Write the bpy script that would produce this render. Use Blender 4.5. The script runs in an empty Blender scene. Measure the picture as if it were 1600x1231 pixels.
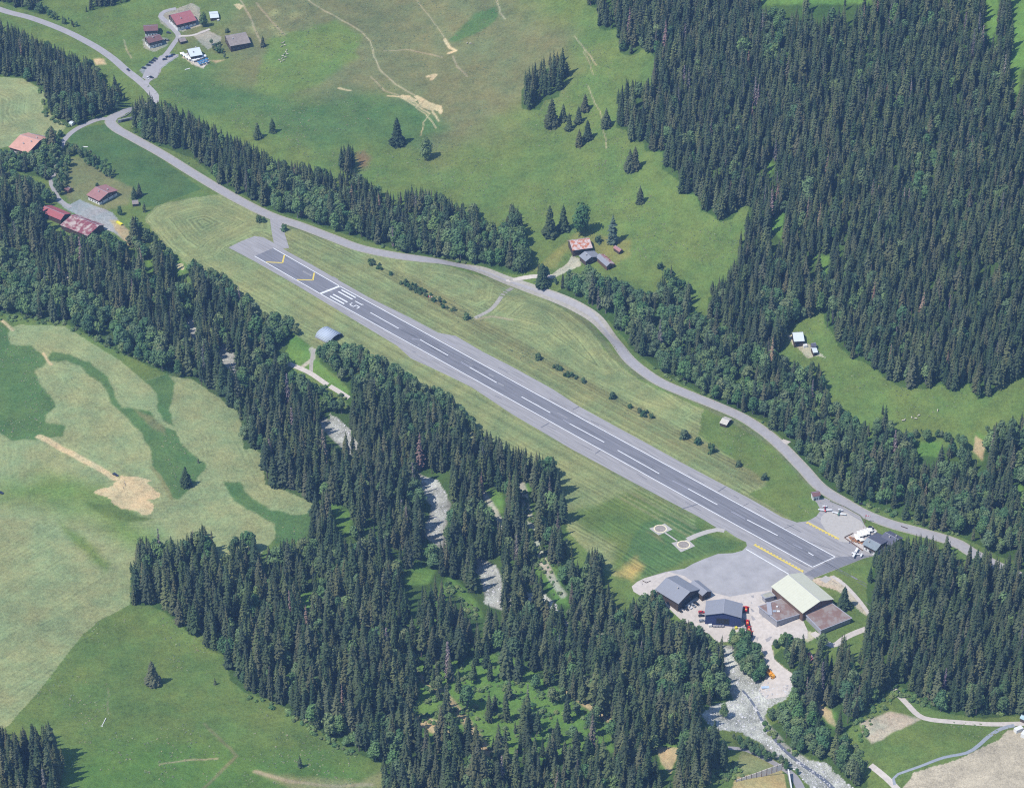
import bpy, bmesh, math, random
import numpy as np
from mathutils import Vector, Matrix
from mathutils.geometry import delaunay_2d_cdt
random.seed(7); rng = np.random.default_rng(11)
S = bpy.context.scene
COL = S.collection
R = math.radians

# ------------------------------------------------------------ camera, sky, sun, exposure
D0, PITCH, F = 2200.0, R(35.0), 4400.0
CX, CY, CZ = 0.0, -D0*math.cos(PITCH), D0*math.sin(PITCH)
cam_d = bpy.data.cameras.new('camera'); cam = bpy.data.objects.new('camera', cam_d); COL.objects.link(cam)
cam.location = (CX, CY, CZ); cam.rotation_euler = (math.pi/2-PITCH, 0, 0)
cam_d.sensor_width = 36; cam_d.lens = 36*F/1600; cam_d.clip_start = 5; cam_d.clip_end = 20000
S.camera = cam
SUN_EL, SUN_AZ = R(57), R(-29)      # azimuth: degrees beyond the -X axis
sdir = Vector((-math.cos(SUN_EL)*math.cos(SUN_AZ), math.cos(SUN_EL)*math.sin(SUN_AZ), math.sin(SUN_EL)))
W = bpy.data.worlds.new('World'); S.world = W; W.use_nodes = True
wn = W.node_tree; bg = wn.nodes['Background']
sky = wn.nodes.new('ShaderNodeTexSky'); sky.sky_type = 'NISHITA'; sky.sun_disc = False
sky.sun_elevation = SUN_EL; sky.sun_rotation = math.atan2(sdir.x, sdir.y) % (2*math.pi)
sky.altitude = 1400; sky.air_density = 1.0; sky.dust_density = 0.6; sky.ozone_density = 1.2
wn.links.new(sky.outputs[0], bg.inputs[0]); bg.inputs[1].default_value = 0.13
sl = bpy.data.lights.new('sun', 'SUN'); sl.energy = 3.5; sl.angle = R(0.5); sl.color = (1, 0.955, 0.88)
so = bpy.data.objects.new('sun', sl); COL.objects.link(so); so.location = (-600, 200, 900)
so.rotation_euler = sdir.to_track_quat('Z', 'Y').to_euler()
S.view_settings.view_transform = 'Standard'; S.view_settings.look = 'None'
S.view_settings.exposure = 0.52; S.view_settings.gamma = 1.0
S.cycles.use_denoising = False; S.cycles.filter_width = 1.15; S.cycles.use_adaptive_sampling = False
S.cycles.max_bounces = 4; S.cycles.diffuse_bounces = 2; S.cycles.glossy_bounces = 1; S.cycles.volume_bounces = 0
S.cycles.transparent_max_bounces = 4

# ------------------------------------------------------------ terrain function and pixel <-> world
sp, cp = math.sin(PITCH), math.cos(PITCH)
def proj(x, y, z):
    dx, dy, dz = x-CX, y-CY, z-CZ
    f = dy*cp - dz*sp; u = dy*sp + dz*cp
    return 800 + F*dx/f, 615.5 - F*u/f
def ray(px, py):
    a, b = (px-800)/F, (615.5-py)/F
    return Vector((a, cp + b*sp, -sp + b*cp))
def flat(px, py, z=0.0):
    r = ray(px, py); t = (z-CZ)/r.z
    return (CX+r.x*t, CY+r.y*t)
def seg_dist(X, Y, pts, closed=False):
    best = np.full(np.shape(X), 1e9); n = len(pts)
    for i in range(n if closed else n-1):
        ax, ay = pts[i]; bx, by = pts[(i+1) % n]
        vx, vy = bx-ax, by-ay; L = vx*vx+vy*vy+1e-9
        t = np.clip(((X-ax)*vx+(Y-ay)*vy)/L, 0, 1)
        best = np.minimum(best, (X-ax-t*vx)**2+(Y-ay-t*vy)**2)
    return np.sqrt(best)
RIVER_PX = [(-60,425),(60,425),(120,428),(230,440),(290,498),(312,518),(350,548),(372,570),(418,605),(460,640),(520,665),(550,695),
            (600,722),(665,752),(690,785),(678,830),(720,862),(765,890),(775,935),(830,952),(900,985),(1000,1010),(1080,1015),(1138,1015),(1150,1055),
            (1165,1090),(1185,1130),(1215,1165),(1255,1192),(1295,1218),(1340,1260)]
RIVER = [flat(*p, z=-8) for p in RIVER_PX]
_a, _b = flat(230, 180), flat(1500, 790)
_L = math.hypot(_b[0]-_a[0], _b[1]-_a[1]); HD = ((_b[0]-_a[0])/_L, (_b[1]-_a[1])/_L); HN = (-HD[1], HD[0])
def softplus(t, k): return k*np.logaddexp(0, t/k)
def sstep(t): t = np.clip(t, 0, 1); return t*t*(3-2*t)
def H(x, y):
    x = np.asarray(x, float); y = np.asarray(y, float)
    s = (x-_a[0])*HN[0]+(y-_a[1])*HN[1]
    sl_ = 0.10+0.34*sstep((x+150)/480)
    h = sl_*(softplus(s-70, 35)-35*math.log1p(math.exp(-120/35.)))
    h = np.where(h > 0, h, 0)
    h = 240*np.tanh(h/240)
    h = h - 7*np.exp(-((s-14)/16)**2)
    dn = -s
    rs = softplus(dn-430, 40)          # beyond the river, up towards the lower left
    h = h + 0.10*rs
    return h
def Hr(x, y):
    x = np.asarray(x, float); y = np.asarray(y, float)
    d = seg_dist(x, y, RIVER)
    return H(x, y) - 11*np.exp(-(d/34.0)**2)
def hz(x, y): return float(Hr(np.array([x]), np.array([y]))[0])
_cache = {}
def at(px, py, dz=0.0):
    """the world point a photo pixel meets on the surface dz above the ground"""
    k = (px, py, dz)
    if k in _cache: return _cache[k].copy()
    r = ray(px, py); lo, hi = 900.0, 4200.0
    for n in range(2):
        ts = np.linspace(lo, hi, 260)
        X, Y, Z = CX+r.x*ts, CY+r.y*ts, CZ+r.z*ts
        g = Z - (Hr(X, Y)+dz); i = int(np.argmax(g < 0)) if (g < 0).any() else 259
        lo, hi = ts[max(i-1, 0)], ts[i]
    t = (lo+hi)/2
    p = Vector((CX+r.x*t, CY+r.y*t, CZ+r.z*t)); _cache[k] = p
    return p.copy()
def inpoly(U, V, poly):
    U = np.asarray(U); V = np.asarray(V); ins = np.zeros(U.shape, bool); n = len(poly); j = n-1
    for i in range(n):
        xi, yi = poly[i]; xj, yj = poly[j]
        if yi != yj:
            c = ((yi > V) != (yj > V)) & (U < (xj-xi)*(V-yi)/(yj-yi)+xi)
            ins ^= c
        j = i
    return ins

# ------------------------------------------------------------ materials
def srgb(r, g, b, k=1.0):
    f = lambda c: (c/255/12.92 if c/255 <= 0.04045 else ((c/255+0.055)/1.055)**2.4)*k
    return (f(r), f(g), f(b))
MATS = {}
def mat(name, col, rough=0.85, noise=0.25, scale=0.6, metal=0.0, spec=0.3, stripes=None, rnd=0.0, col2=None, streak=None, fine=None):
    if name in MATS: return MATS[name]
    m = bpy.data.materials.new(name); m.use_nodes = True; nt = m.node_tree; b = nt.nodes['Principled BSDF']
    b.inputs['Roughness'].default_value = rough; b.inputs['Metallic'].default_value = metal
    b.inputs['Specular IOR Level'].default_value = spec
    geo = nt.nodes.new('ShaderNodeNewGeometry'); tc = nt.nodes.new('ShaderNodeTexCoord')
    src = tc.outputs['Object']
    if streak:
        mp = nt.nodes.new('ShaderNodeMapping'); mp.inputs['Scale'].default_value = streak; nt.links.new(src, mp.inputs[0]); src = mp.outputs[0]
    nz = nt.nodes.new('ShaderNodeTexNoise'); nz.inputs['Scale'].default_value = scale; nz.inputs['Detail'].default_value = 5
    nz.inputs['Roughness'].default_value = 0.65
    nt.links.new(src, nz.inputs[0])
    mr = nt.nodes.new('ShaderNodeMapRange'); mr.inputs[1].default_value = 0.3; mr.inputs[2].default_value = 0.7
    mr.inputs[3].default_value = 1-noise; mr.inputs[4].default_value = 1+noise
    nt.links.new(nz.outputs[0], mr.inputs[0])
    base = nt.nodes.new('ShaderNodeRGB'); base.outputs[0].default_value = (*col, 1); cur = base.outputs[0]
    if col2:
        mx0 = nt.nodes.new('ShaderNodeMix'); mx0.data_type = 'RGBA'
        cr = nt.nodes.new('ShaderNodeMapRange'); cr.inputs[1].default_value = 0.45; cr.inputs[2].default_value = 0.58
        nt.links.new(nz.outputs[0], cr.inputs[0]); nt.links.new(cr.outputs[0], mx0.inputs['Factor'])
        nt.links.new(cur, mx0.inputs['A']); mx0.inputs['B'].default_value = (*col2, 1); cur = mx0.outputs['Result']
    mul = nt.nodes.new('ShaderNodeVectorMath'); mul.operation = 'SCALE'
    nt.links.new(cur, mul.inputs[0]); nt.links.new(mr.outputs[0], mul.inputs['Scale']); cur = mul.outputs[0]
    if rnd:
        oi = nt.nodes.new('ShaderNodeObjectInfo'); m2 = nt.nodes.new('ShaderNodeMapRange')
        m2.inputs[3].default_value = 1-rnd; m2.inputs[4].default_value = 1+rnd
        nt.links.new(oi.outputs['Random'], m2.inputs[0])
        s2 = nt.nodes.new('ShaderNodeVectorMath'); s2.operation = 'SCALE'
        nt.links.new(cur, s2.inputs[0]); nt.links.new(m2.outputs[0], s2.inputs['Scale']); cur = s2.outputs[0]
    if stripes:
        axis, period, depth = stripes
        sx = nt.nodes.new('ShaderNodeSeparateXYZ'); nt.links.new(tc.outputs['Object'], sx.inputs[0])
        w = nt.nodes.new('ShaderNodeMath'); w.operation = 'MULTIPLY'; w.inputs[1].default_value = 2*math.pi/period
        nt.links.new(sx.outputs[axis], w.inputs[0])
        sn = nt.nodes.new('ShaderNodeMath'); sn.operation = 'SINE'; nt.links.new(w.outputs[0], sn.inputs[0])
        m3 = nt.nodes.new('ShaderNodeMapRange'); m3.inputs[1].default_value = -1; m3.inputs[2].default_value = -0.6
        m3.inputs[3].default_value = 1-depth; m3.inputs[4].default_value = 1; nt.links.new(sn.outputs[0], m3.inputs[0])
        s3 = nt.nodes.new('ShaderNodeVectorMath'); s3.operation = 'SCALE'
        nt.links.new(cur, s3.inputs[0]); nt.links.new(m3.outputs[0], s3.inputs['Scale']); cur = s3.outputs[0]
    nt.links.new(cur, b.inputs['Base Color'])
    MATS[name] = m; return m

# ------------------------------------------------------------ object helpers
def tag(o, label=None, cat=None, group=None, kind=None):
    if label: o['label'] = label
    if cat: o['category'] = cat
    if group: o['group'] = group
    if kind: o['kind'] = kind
    return o
def empty(name, loc, label, cat, group=None, rz=0.0):
    o = bpy.data.objects.new(name, None); COL.objects.link(o); o.location = loc; o.rotation_euler = (0, 0, rz)
    o.empty_display_size = 1; return tag(o, label, cat, group)
class MB:
    def __init__(s): s.v = []; s.f = []
    def add(s, vs, fs):
        n = len(s.v); s.v += [tuple(v) for v in vs]; s.f += [tuple(i+n for i in f) for f in fs]; return s
    def box(s, x0, x1, y0, y1, z0, z1):
        return s.add([(x0,y0,z0),(x1,y0,z0),(x1,y1,z0),(x0,y1,z0),(x0,y0,z1),(x1,y0,z1),(x1,y1,z1),(x0,y1,z1)],
                     [(3,2,1,0),(4,5,6,7),(0,1,5,4),(1,2,6,5),(2,3,7,6),(3,0,4,7)])
    def prism(s, poly, z0, z1):
        n = len(poly)
        return s.add([(x,y,z0) for x,y in poly]+[(x,y,z1) for x,y in poly],
                     [tuple(range(n-1,-1,-1)), tuple(range(n,2*n))]+[(i,(i+1)%n,n+(i+1)%n,n+i) for i in range(n)])
    def extr(s, prof, x0, x1):     # profile in (y,z) extruded along x
        n = len(prof)
        return s.add([(x0,a,b) for a,b in prof]+[(x1,a,b) for a,b in prof],
                     [tuple(range(n)), tuple(range(2*n-1,n-1,-1))]+[(i,n+i,n+(i+1)%n,(i+1)%n) for i in range(n)])
    def extry(s, prof, y0, y1, taper=0.0, zt=1e9):    # profile in (x,z) extruded along y, narrower above zt
        n = len(prof); k = lambda z: taper if z > zt else 0
        return s.add([(a,y0+k(b),b) for a,b in prof]+[(a,y1-k(b),b) for a,b in prof],
                     [tuple(range(n-1,-1,-1)), tuple(range(n,2*n))]+[(i,(i+1)%n,n+(i+1)%n,n+i) for i in range(n)])
    def tube(s, a, b, r0, r1=None, n=8, caps=True):
        a, b = Vector(a), Vector(b); r1 = r0 if r1 is None else r1
        d = (b-a).normalized(); u = d.orthogonal().normalized(); w = d.cross(u)
        vs = []
        for c, r in ((a, r0), (b, r1)):
            for i in range(n):
                t = 2*math.pi*i/n; vs.append(c+(u*math.cos(t)+w*math.sin(t))*r)
        fs = [(i,(i+1)%n,n+(i+1)%n,n+i) for i in range(n)]
        if caps: fs += [tuple(range(n-1,-1,-1)), tuple(range(n,2*n))]
        return s.add(vs, fs)
    def mesh(s, name, m):
        me = bpy.data.meshes.new(name); me.from_pydata(s.v, [], s.f); me.materials.append(m); me.update(); return me
    def obj(s, name, m, parent=None, smooth=False):
        me = s.mesh(name, m)
        if smooth: me.shade_smooth()
        o = bpy.data.objects.new(name, me); COL.objects.link(o)
        if parent: o.parent = parent
        return o
def part(name, me, parent):
    o = bpy.data.objects.new(name, me); COL.objects.link(o); o.parent = parent; return o
def copy_tree(o, parent=None):
    c = o.copy(); COL.objects.link(c); c.parent = parent
    for ch in list(o.children): copy_tree(ch, c)
    return c

# ------------------------------------------------------------ ground: one sheet, its fields and bare patches
C = lambda *a: np.array(srgb(*a))
K = 0.80
GREEN = C(113,131,70,K); DEEP = C(92,118,68,K); PALE = C(156,162,116,K); HAY = C(146,152,104,K); OLIVE = C(130,130,88,K)
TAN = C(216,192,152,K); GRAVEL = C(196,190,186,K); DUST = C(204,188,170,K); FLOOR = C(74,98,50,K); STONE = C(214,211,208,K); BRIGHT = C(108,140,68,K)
def ar(l): return [tuple(p) for p in l]
FIELD_MAIN = [(225,342),(245,322),(300,308),(345,303),(400,330),(440,348),(560,391),(700,416),(785,441),(850,466),(915,505),(955,560),(1000,595),(1100,640),(1092,660),(1175,745),(1200,760),(1170,772),(1245,816),(1150,850),(1000,905),(960,900),(890,835),(860,760),(720,650),(600,580),(490,545),(440,500),(400,490),(345,450),(300,420),(260,385)]
PALE_P = [(14,520),(14,513),(30,507),(100,509),(150,540),(190,565),(225,595),(262,583),(278,578),(300,590),(420,650),(510,800),(430,840),(400,875),(330,890),(205,890),(203,945),(160,966),(130,990),(60,1080),(14,1132),(-200,1250),(-200,505)]
G1 = [(-60,500),(0,505),(12,520),(17,539),(50,541),(72,558),(76,565),(54,580),(65,605),(78,616),(87,636),(71,648),(72,661),(97,663),(104,668),(97,681),(57,687),(15,688),(0,676),(-60,660)]
G2 = [(82,550),(110,554),(140,568),(170,590),(178,616),(190,637),(232,641),(240,650),(248,665),(275,672),(283,690),(300,710),(320,725),(322,732),(290,770),(280,780),(272,780),(262,770),(245,740),(237,726),(236,703),(225,683),(200,654),(175,631),(160,600),(140,588),(125,573),(105,564),(75,566)]
G3 = [(225,595),(262,583),(272,600),(265,640),(272,665),(255,655),(246,641),(245,616)]
G4 = [(348,752),(375,752),(390,775),(420,795),(460,804),(490,800),(500,840),(430,850),(430,820),(400,803),(365,783)]
G5 = [(130,785),(175,788),(215,805),(240,812),(200,816),(165,806)]
D1 = [(146,767),(163,762),(174,758),(176,754),(185,749),(189,743),(220,745),(237,751),(229,754),(236,760),(240,766),(251,771),(250,777),(239,780),(226,779),(240,787),(241,794),(238,801),(226,805),(213,799),(189,794),(173,785),(174,781),(167,776),(151,771)]
P1 = [(515,645),(530,655),(548,672),(549,695),(535,692),(520,680),(513,660)]
P2 = [(655,745),(680,748),(695,765),(702,790),(694,820),(680,840),(668,834),(678,800),(670,775),(655,760)]
P3 = [(748,882),(775,884),(784,900),(782,940),(760,945),(755,910)]
P3B = [(815,925),(850,930),(870,945),(885,975),(875,980),(860,955),(825,945)]
P4 = [(1093,1115),(1130,1097),(1152,1092),(1140,1060),(1130,1015),(1142,1012),(1162,1050),(1185,1065),(1240,1070),(1232,1090),(1200,1105),(1192,1122),(1203,1150),(1235,1180),(1290,1193),(1345,1240),(1275,1240),(1230,1190),(1190,1160),(1160,1145),(1125,1140),(1105,1128)]
YARD_L = [(78,300),(88,308),(98,318),(110,320),(125,312),(150,322),(175,332),(185,345),(200,360),(207,385),(190,372),(175,362),(150,356),(118,335),(100,326),(84,310)]
YARD_F = [(862,428),(885,413),(893,400),(905,405),(908,415),(895,420),(870,432),(860,438)]
paints = []
def P(poly, c, soft=1.5, warp=1.0): paints.append((poly, c, soft, warp))
P([(-300,-300),(1900,-300),(1900,1500),(-300,1500)], GREEN)
P([(430,-60),(800,-60),(830,20),(900,60),(880,140),(800,190),(660,250),(600,200),(500,140),(380,130),(300,60)], OLIVE*0.95, 40, 30)
P([(420,60),(520,30),(570,55),(560,90),(500,130),(440,150),(400,140)], GREEN*1.08, 6, 5)
P([(700,65),(745,20),(775,12),(780,25),(750,50),(720,65)], DEEP*1.05, 3, 3)
P([(230,140),(330,110),(420,150),(640,150),(700,190),(640,230),(500,220),(400,190),(300,170)], DEEP*1.1, 20, 18)
P([(112,207),(140,197),(165,195),(230,232),(315,295),(245,322),(228,325),(200,300),(150,262),(108,225)], DEEP*0.98, 1.5, 1)
P([(108,245),(125,245),(180,280),(215,300),(200,320),(160,330),(105,318),(100,300),(108,260)], OLIVE*1.05, 3, 3)
P([(-60,118),(0,121),(35,123),(62,138),(72,150),(68,170),(95,190),(105,198),(95,208),(70,215),(0,232),(-60,235)], PALE, 1.5, 1)
P(FIELD_MAIN, HAY, 1.5, 2)
P([(880,800),(1000,760),(1120,815),(1170,850),(1120,870),(1000,905),(950,890),(960,850)], GREEN*0.95, 10, 8)
P([(1000,815),(1060,805),(1110,835),(1165,850),(1120,866),(1060,880),(1000,900),(970,870)], DEEP*1.05, 5, 5)
P([(590,418),(640,425),(740,490),(850,550),(930,600),(1100,690),(1200,750),(1180,765),(1060,705),(900,610),(760,535),(620,445)], OLIVE*1.1, 4, 3)
P([(1105,635),(1165,660),(1225,705),(1270,765),(1280,790),(1270,811),(1245,816),(1170,772),(1205,755),(1090,680)], GREEN*0.98, 3, 2)
P([(440,505),(490,545),(485,565),(450,570)], BRIGHT, 3, 2)
P(PALE_P, PALE, 1.2, 1)
P([(0,770),(80,740),(150,760),(260,830),(250,860),(120,800),(0,790)], GREEN*1.25, 25, 15)
P([(90,815),(130,835),(170,880),(165,890),(120,850)], GREEN*1.2, 8, 6)
for g in (G1, G2, G3, G4): P(g, DEEP*1.10, 2.0, 2.8)
P([(210,640),(240,650),(255,668),(260,680),(235,670)], OLIVE, 3, 3)
P(G5, GREEN*0.9, 3, 3); P([(140,470),(250,480),(250,500),(150,490)], DEEP, 3, 3)
P([(203,945),(160,966),(130,990),(60,1080),(14,1132),(-100,1300),(700,1300),(600,1190),(440,1100),(360,1050),(300,980),(260,955)], GREEN, 1.2, 1)
P([(220,950),(300,985),(340,1020),(280,1000),(240,980)], GREEN*1.2, 12, 8)
P([(120,1160),(240,1140),(420,1180),(560,1200),(580,1260),(60,1260)], BRIGHT*0.85, 40, 30)
P([(400,1205),(470,1215),(560,1222),(597,1205),(597,1235),(450,1235)], OLIVE*1.35, 6, 5)
P(D1, TAN, 0.8, 2.2)
P([(1345,1130),(1360,1122),(1390,1112),(1420,1118),(1440,1122),(1400,1142),(1380,1155),(1362,1160),(1350,1145)], DUST*0.92, 2, 2.5)
P([(1410,1231),(1430,1205),(1500,1185),(1560,1155),(1575,1140),(1700,1130),(1700,1300),(1400,1300)], DUST, 1.2, 1.5)
P([(1150,1195),(1160,1175),(1200,1182),(1220,1200),(1150,1212)], C(160,160,110,K), 4, 3)
P([(1148,1214),(1222,1200),(1232,1240),(1140,1250)], C(200,175,125,K), 1, 0.5)
P([(1175,985),(1205,1000),(1210,1030),(1225,1042),(1238,1050),(1238,1070),(1228,1092),(1200,1095),(1188,1078),(1198,1060),(1196,1040),(1185,1010),(1165,985)], DUST, 1, 1)
P([(1268,905),(1300,898),(1315,905),(1318,915),(1350,945),(1362,965),(1352,962),(1320,930),(1300,920),(1280,915)], DUST*1.05, 1.5, 2)
P([(1262,985),(1285,990),(1262,1003),(1230,985),(1245,968)], C(205,190,165,K), 1, 1)
P([(640,1120),(660,1115),(690,1130),(712,1150),(690,1150),(655,1135)], TAN*0.85, 3, 3)
P([(1028,1166),(1060,1168),(1055,1190),(1045,1210),(1032,1195)], TAN*0.85, 2, 3)
P([(750,1165),(790,1180),(790,1195),(760,1180)], TAN*0.8, 3, 3)
P([(800,1110),(840,1100),(860,1130),(830,1150),(805,1140)], C(150,150,92,K), 6, 8)
P([(690,1080),(730,1075),(760,1110),(720,1120)], C(120,150,70,K), 6, 8)
P([(860,1060),(900,1085),(930,1115),(900,1110)], TAN*.7, 4, 4)
P([(1525,680),(1540,690),(1535,720),(1520,705)], TAN*0.8, 2, 2)
P([(1275,1095),(1300,1110),(1308,1135),(1295,1130),(1280,1112)], TAN*0.8, 2, 2)
P([(274,410),(286,412),(289,422),(278,422)], TAN*.95, 1.5, 2.5)
P([(1010,830),(1030,836),(1040,850)], OLIVE, 3, 2)
P([(955,895),(990,870),(1000,880),(985,905)], C(176,156,96,K), 8, 6)
P([(330,95),(350,95),(338,100)], TAN*0.8, 2, 2)
P([(365,8),(372,5),(380,10),(373,16)], TAN*0.9, 1.5, 1.5)
P([(560,242),(573,238),(580,250),(574,264),(562,262)], C(136,116,82,K), 6, 5)
P([(146,92),(162,93),(166,100),(150,102)], TAN*0.9, 2, 2)
P([(905,360),(945,368),(985,375),(985,400),(962,412),(935,395),(905,395),(880,395),(870,420),(830,425),(870,390)], C(140,140,80,K), 4, 3)
for p in ((425,20),(460,24),(442,52),(395,45),(430,40)): P([(p[0]-9,p[1]),(p[0],p[1]-5),(p[0]+9,p[1]),(p[0],p[1]+5)], OLIVE*1.5, 6, 5)
P(YARD_L, C(168,166,170,K), 1, 1); P([(170,345),(185,345),(203,362),(207,388),(190,372)], TAN*0.75, 2, 2); P(YARD_F, C(200,190,172,K), 1, 1.5)
P([(960,560),(985,562),(1000,582),(985,580)], OLIVE*0.9, 2, 1)
P([(248,25),(262,18),(300,5),(312,12),(315,40),(285,50),(262,45),(250,35)], C(170,165,150,K), 1.5, 1)
P([(222,62),(236,55),(262,60),(262,72),(240,82),(224,75)], C(160,160,145,K), 1.5, 1)
P([(302,55),(322,46),(345,58),(345,75),(335,72),(325,78),(312,66)], C(168,162,150,K), 1.5, 1)
P([(284,90),(296,80),(318,85),(328,95),(318,108),(305,103)], C(200,190,170,K), 1.5, 1)
P([(218,110),(240,92),(262,86),(280,88),(255,105),(245,122),(232,128)], C(160,158,162,K), 1.5, 1)
P([(1228,522),(1236,522),(1262,536),(1282,552),(1292,560),(1275,556),(1262,560),(1255,552),(1238,538)], C(190,182,160,K), 1, 1)
P([(0,500),(12,506),(20,515),(14,514)], TAN*0.9, 1, 1)
lines = []   # (pixel polyline, colour, half width m, soft m)
def Ln(pts, c, w, s=1.0): lines.append((pts, c, w, s))
PATHC = C(196,180,146,K)
for d_, c_, w_ in ((19,1.12,.5),(25,.82,1.0),(30,1.13,.5),(36,1.08,.4),(41,.84,1.2),(50,1.08,.4),(58,.88,.9)):
    Ln([(398+d_*.2,400.5+d_),(500,459+d_),(638,535.5+d_),(800,625.5+d_),(942.5,704.7+d_),(1085,784+d_)], HAY*c_, w_, .9)
for d_, c_, w_ in ((-22,1.10,.5),(-30,.86,1.0),(-36,1.10,.5),(-44,.86,.9),(-50,1.12,.5)):
    Ln([(455,402+d_*.6),(530,447+d_),(700,540+d_),(837,615+d_),(1050,731+d_),(1150,786+d_)], HAY*c_, w_, .9)
Ln([(470,-8),(500,13),(540,35),(565,50),(578,65),(585,90),(594,110),(615,130),(640,145),(652,152)], PATHC*0.9, 0.45, .8)
Ln([(605,150),(625,152),(645,163),(660,170),(672,178)], TAN, .5); Ln([(652,151),(668,162),(687,167),(688,176)], TAN, 1.3)
Ln([(640,155),(655,165),(675,172),(686,190)], TAN, .5); Ln([(672,178),(662,192),(658,212)], TAN, 0.2, .7); Ln([(660,158),(650,168),(665,178),(682,200)], TAN, 0.3, .8)
P([(648,151),(660,155),(674,161),(690,166),(688,178),(680,172),(668,171),(655,163)], TAN, 1.2, 2.5); P([(622,150),(640,149),(652,158),(645,160)], TAN*.95, 1.2, 2.5)
Ln([(580,120),(600,142),(625,150)], PATHC*0.8, 0.3); Ln([(530,138),(548,142)], TAN, 0.9)
Ln([(650,0),(675,32),(695,60),(706,78)], PATHC*0.8, 0.25, .7); Ln([(695,62),(702,75),(712,80),(700,84)], TAN, 1.2); Ln([(708,88),(715,105),(730,120)], PATHC*0.7, 0.5)
Ln([(776,0),(782,20),(790,30)], PATHC*.85, 0.4); Ln([(668,120),(680,118),(675,124)], TAN*0.9, 1.6)
Ln([(898,57),(912,75),(922,88),(932,102)], PATHC*.9, 0.3, .7); Ln([(912,80),(922,100),(927,117)], PATHC*0.8, 0.2, .6); Ln([(920,135),(928,160),(938,175),(943,200),(947,232)], PATHC*.9, 0.25, .6)
Ln([(600,80),(640,78),(690,90)], PATHC*0.7, 0.4); Ln([(400,5),(425,35),(445,55)], PATHC*0.7, 0.5); Ln([(375,0),(392,30),(400,50),(412,75)], PATHC*0.8, 0.5)
Ln([(193,62),(198,80),(206,92)], PATHC*.85, 0.2); Ln([(62,682),(75,688),(100,703),(130,718),(155,732),(180,748)], TAN, 2.4, 1.2)
Ln([(236,730),(248,742),(258,760),(268,778)], OLIVE*1.2, 1.3); Ln([(0,500),(12,508),(20,516)], TAN, 1.2); Ln([(68,552),(80,570)], TAN, 0.8)
Ln([(320,1130),(370,1180),(300,1250)], OLIVE, 0.8); Ln([(250,1193),(300,1187),(340,1185)], PATHC*0.75, 0.3); Ln([(400,1205),(450,1220),(520,1228),(580,1225)], PATHC*0.8, .8, 2)
Ln([(168,1075),(170,1115)], PATHC*0.6, 0.15, .6); Ln([(800,500),(770,495),(742,498)], PATHC*0.8, 1.0)
Ln([(815,755),(822,790),(830,820),(838,850),(850,880),(862,905)], C(190,184,170,K), 2.0, 1.5); Ln([(832,860),(860,900),(880,930)], C(190,184,170,K), 2.0, 1.5)
Ln([(755,770),(775,800),(790,830)], C(190,184,170,K), 1.5, 1.5); Ln([(470,575),(490,560),(487,545)], C(190,184,170,K), 1.5)
Ln([(715,650),(745,690),(765,740)], C(160,160,120,K), 2.0, 1.5)
Ln([(640,1045),(700,1090),(760,1170),(800,1200)], TAN*0.7, 1.5, 3)
Ln([(880,1075),(930,1110),(950,1125)], TAN*0.8, 1.5, 2)
Ln([(860,466),(915,502),(958,555),(1000,588),(1100,632),(1210,695),(1270,760)], C(120,128,88,K), 2.0, 2)
Ln(RIVER_PX, GRAVEL, 6.5, 2.0)
Ln([(1165,1085),(1178,1106),(1190,1130),(1206,1150),(1222,1170),(1250,1194),(1285,1218)], GRAVEL*.62, 2.2, 2.0)
Ln([(208,215),(300,272),(420,341),(560,389),(700,414)], C(112,122,80,K), 2.0, 2)
FOREST = []
# ------------------------------------------------------------ forest outlines (what each stand covers)
W1 = [(-60,40),(0,28),(25,38),(60,55),(95,72),(140,88),(150,95),(152,105),(165,125),(178,115),(198,150),(202,162),(180,175),(140,190),(110,200),(80,180),(72,150),(60,135),(35,122),(0,118),(-60,118)]
W2 = [(-40,-40),(50,-40),(62,4),(90,18),(122,34),(137,42),(130,47),(95,38),(60,22),(15,8),(-40,-5)]
W2B = [(150,-30),(200,-30),(203,4),(190,8),(150,14),(132,24),(128,18)]
W3 = [(228,138),(238,138),(245,152),(300,172),(330,188),(355,205),(380,215),(400,225),(440,248),(480,252),(510,262),(530,262),(555,262),(585,285),(620,300),(640,288),(680,292),(700,305),(720,315),(745,318),(750,335),(770,345),(790,345),(800,312),(812,325),(826,360),(818,375),(832,395),(832,422),(810,430),(760,418),(720,408),(640,397),(560,372),(480,347),(420,326),(395,312),(350,292),(325,267),(300,247),(250,228),(215,212),(203,192),(206,160)]
W3T = [(528,225),(552,222),(556,262),(545,275),(528,262)]
W4 = [(836,412),(848,408),(862,420),(858,440),(870,430),(890,418),(905,425),(920,410),(940,430),(960,430),(1000,450),(1025,455),(1032,428),(1050,412),(1066,440),(1072,425),(1084,460),(1080,480),(1105,490),(1240,560),(1285,565),(1290,600),(1300,620),(1330,645),(1370,660),(1372,640),(1380,622),(1392,640),(1395,668),(1450,668),(1500,675),(1522,690),(1530,700),(1540,665),(1560,655),(1600,640),(1700,640),(1700,880),(1600,880),(1560,868),(1530,852),(1500,838),(1440,822),(1400,807),(1365,792),(1330,782),(1300,767),(1265,737),(1230,692),(1195,660),(1150,640),(1120,628),(1060,598),(1020,572),(985,542),(955,504),(920,484),(880,468),(860,450),(840,445)]
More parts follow.
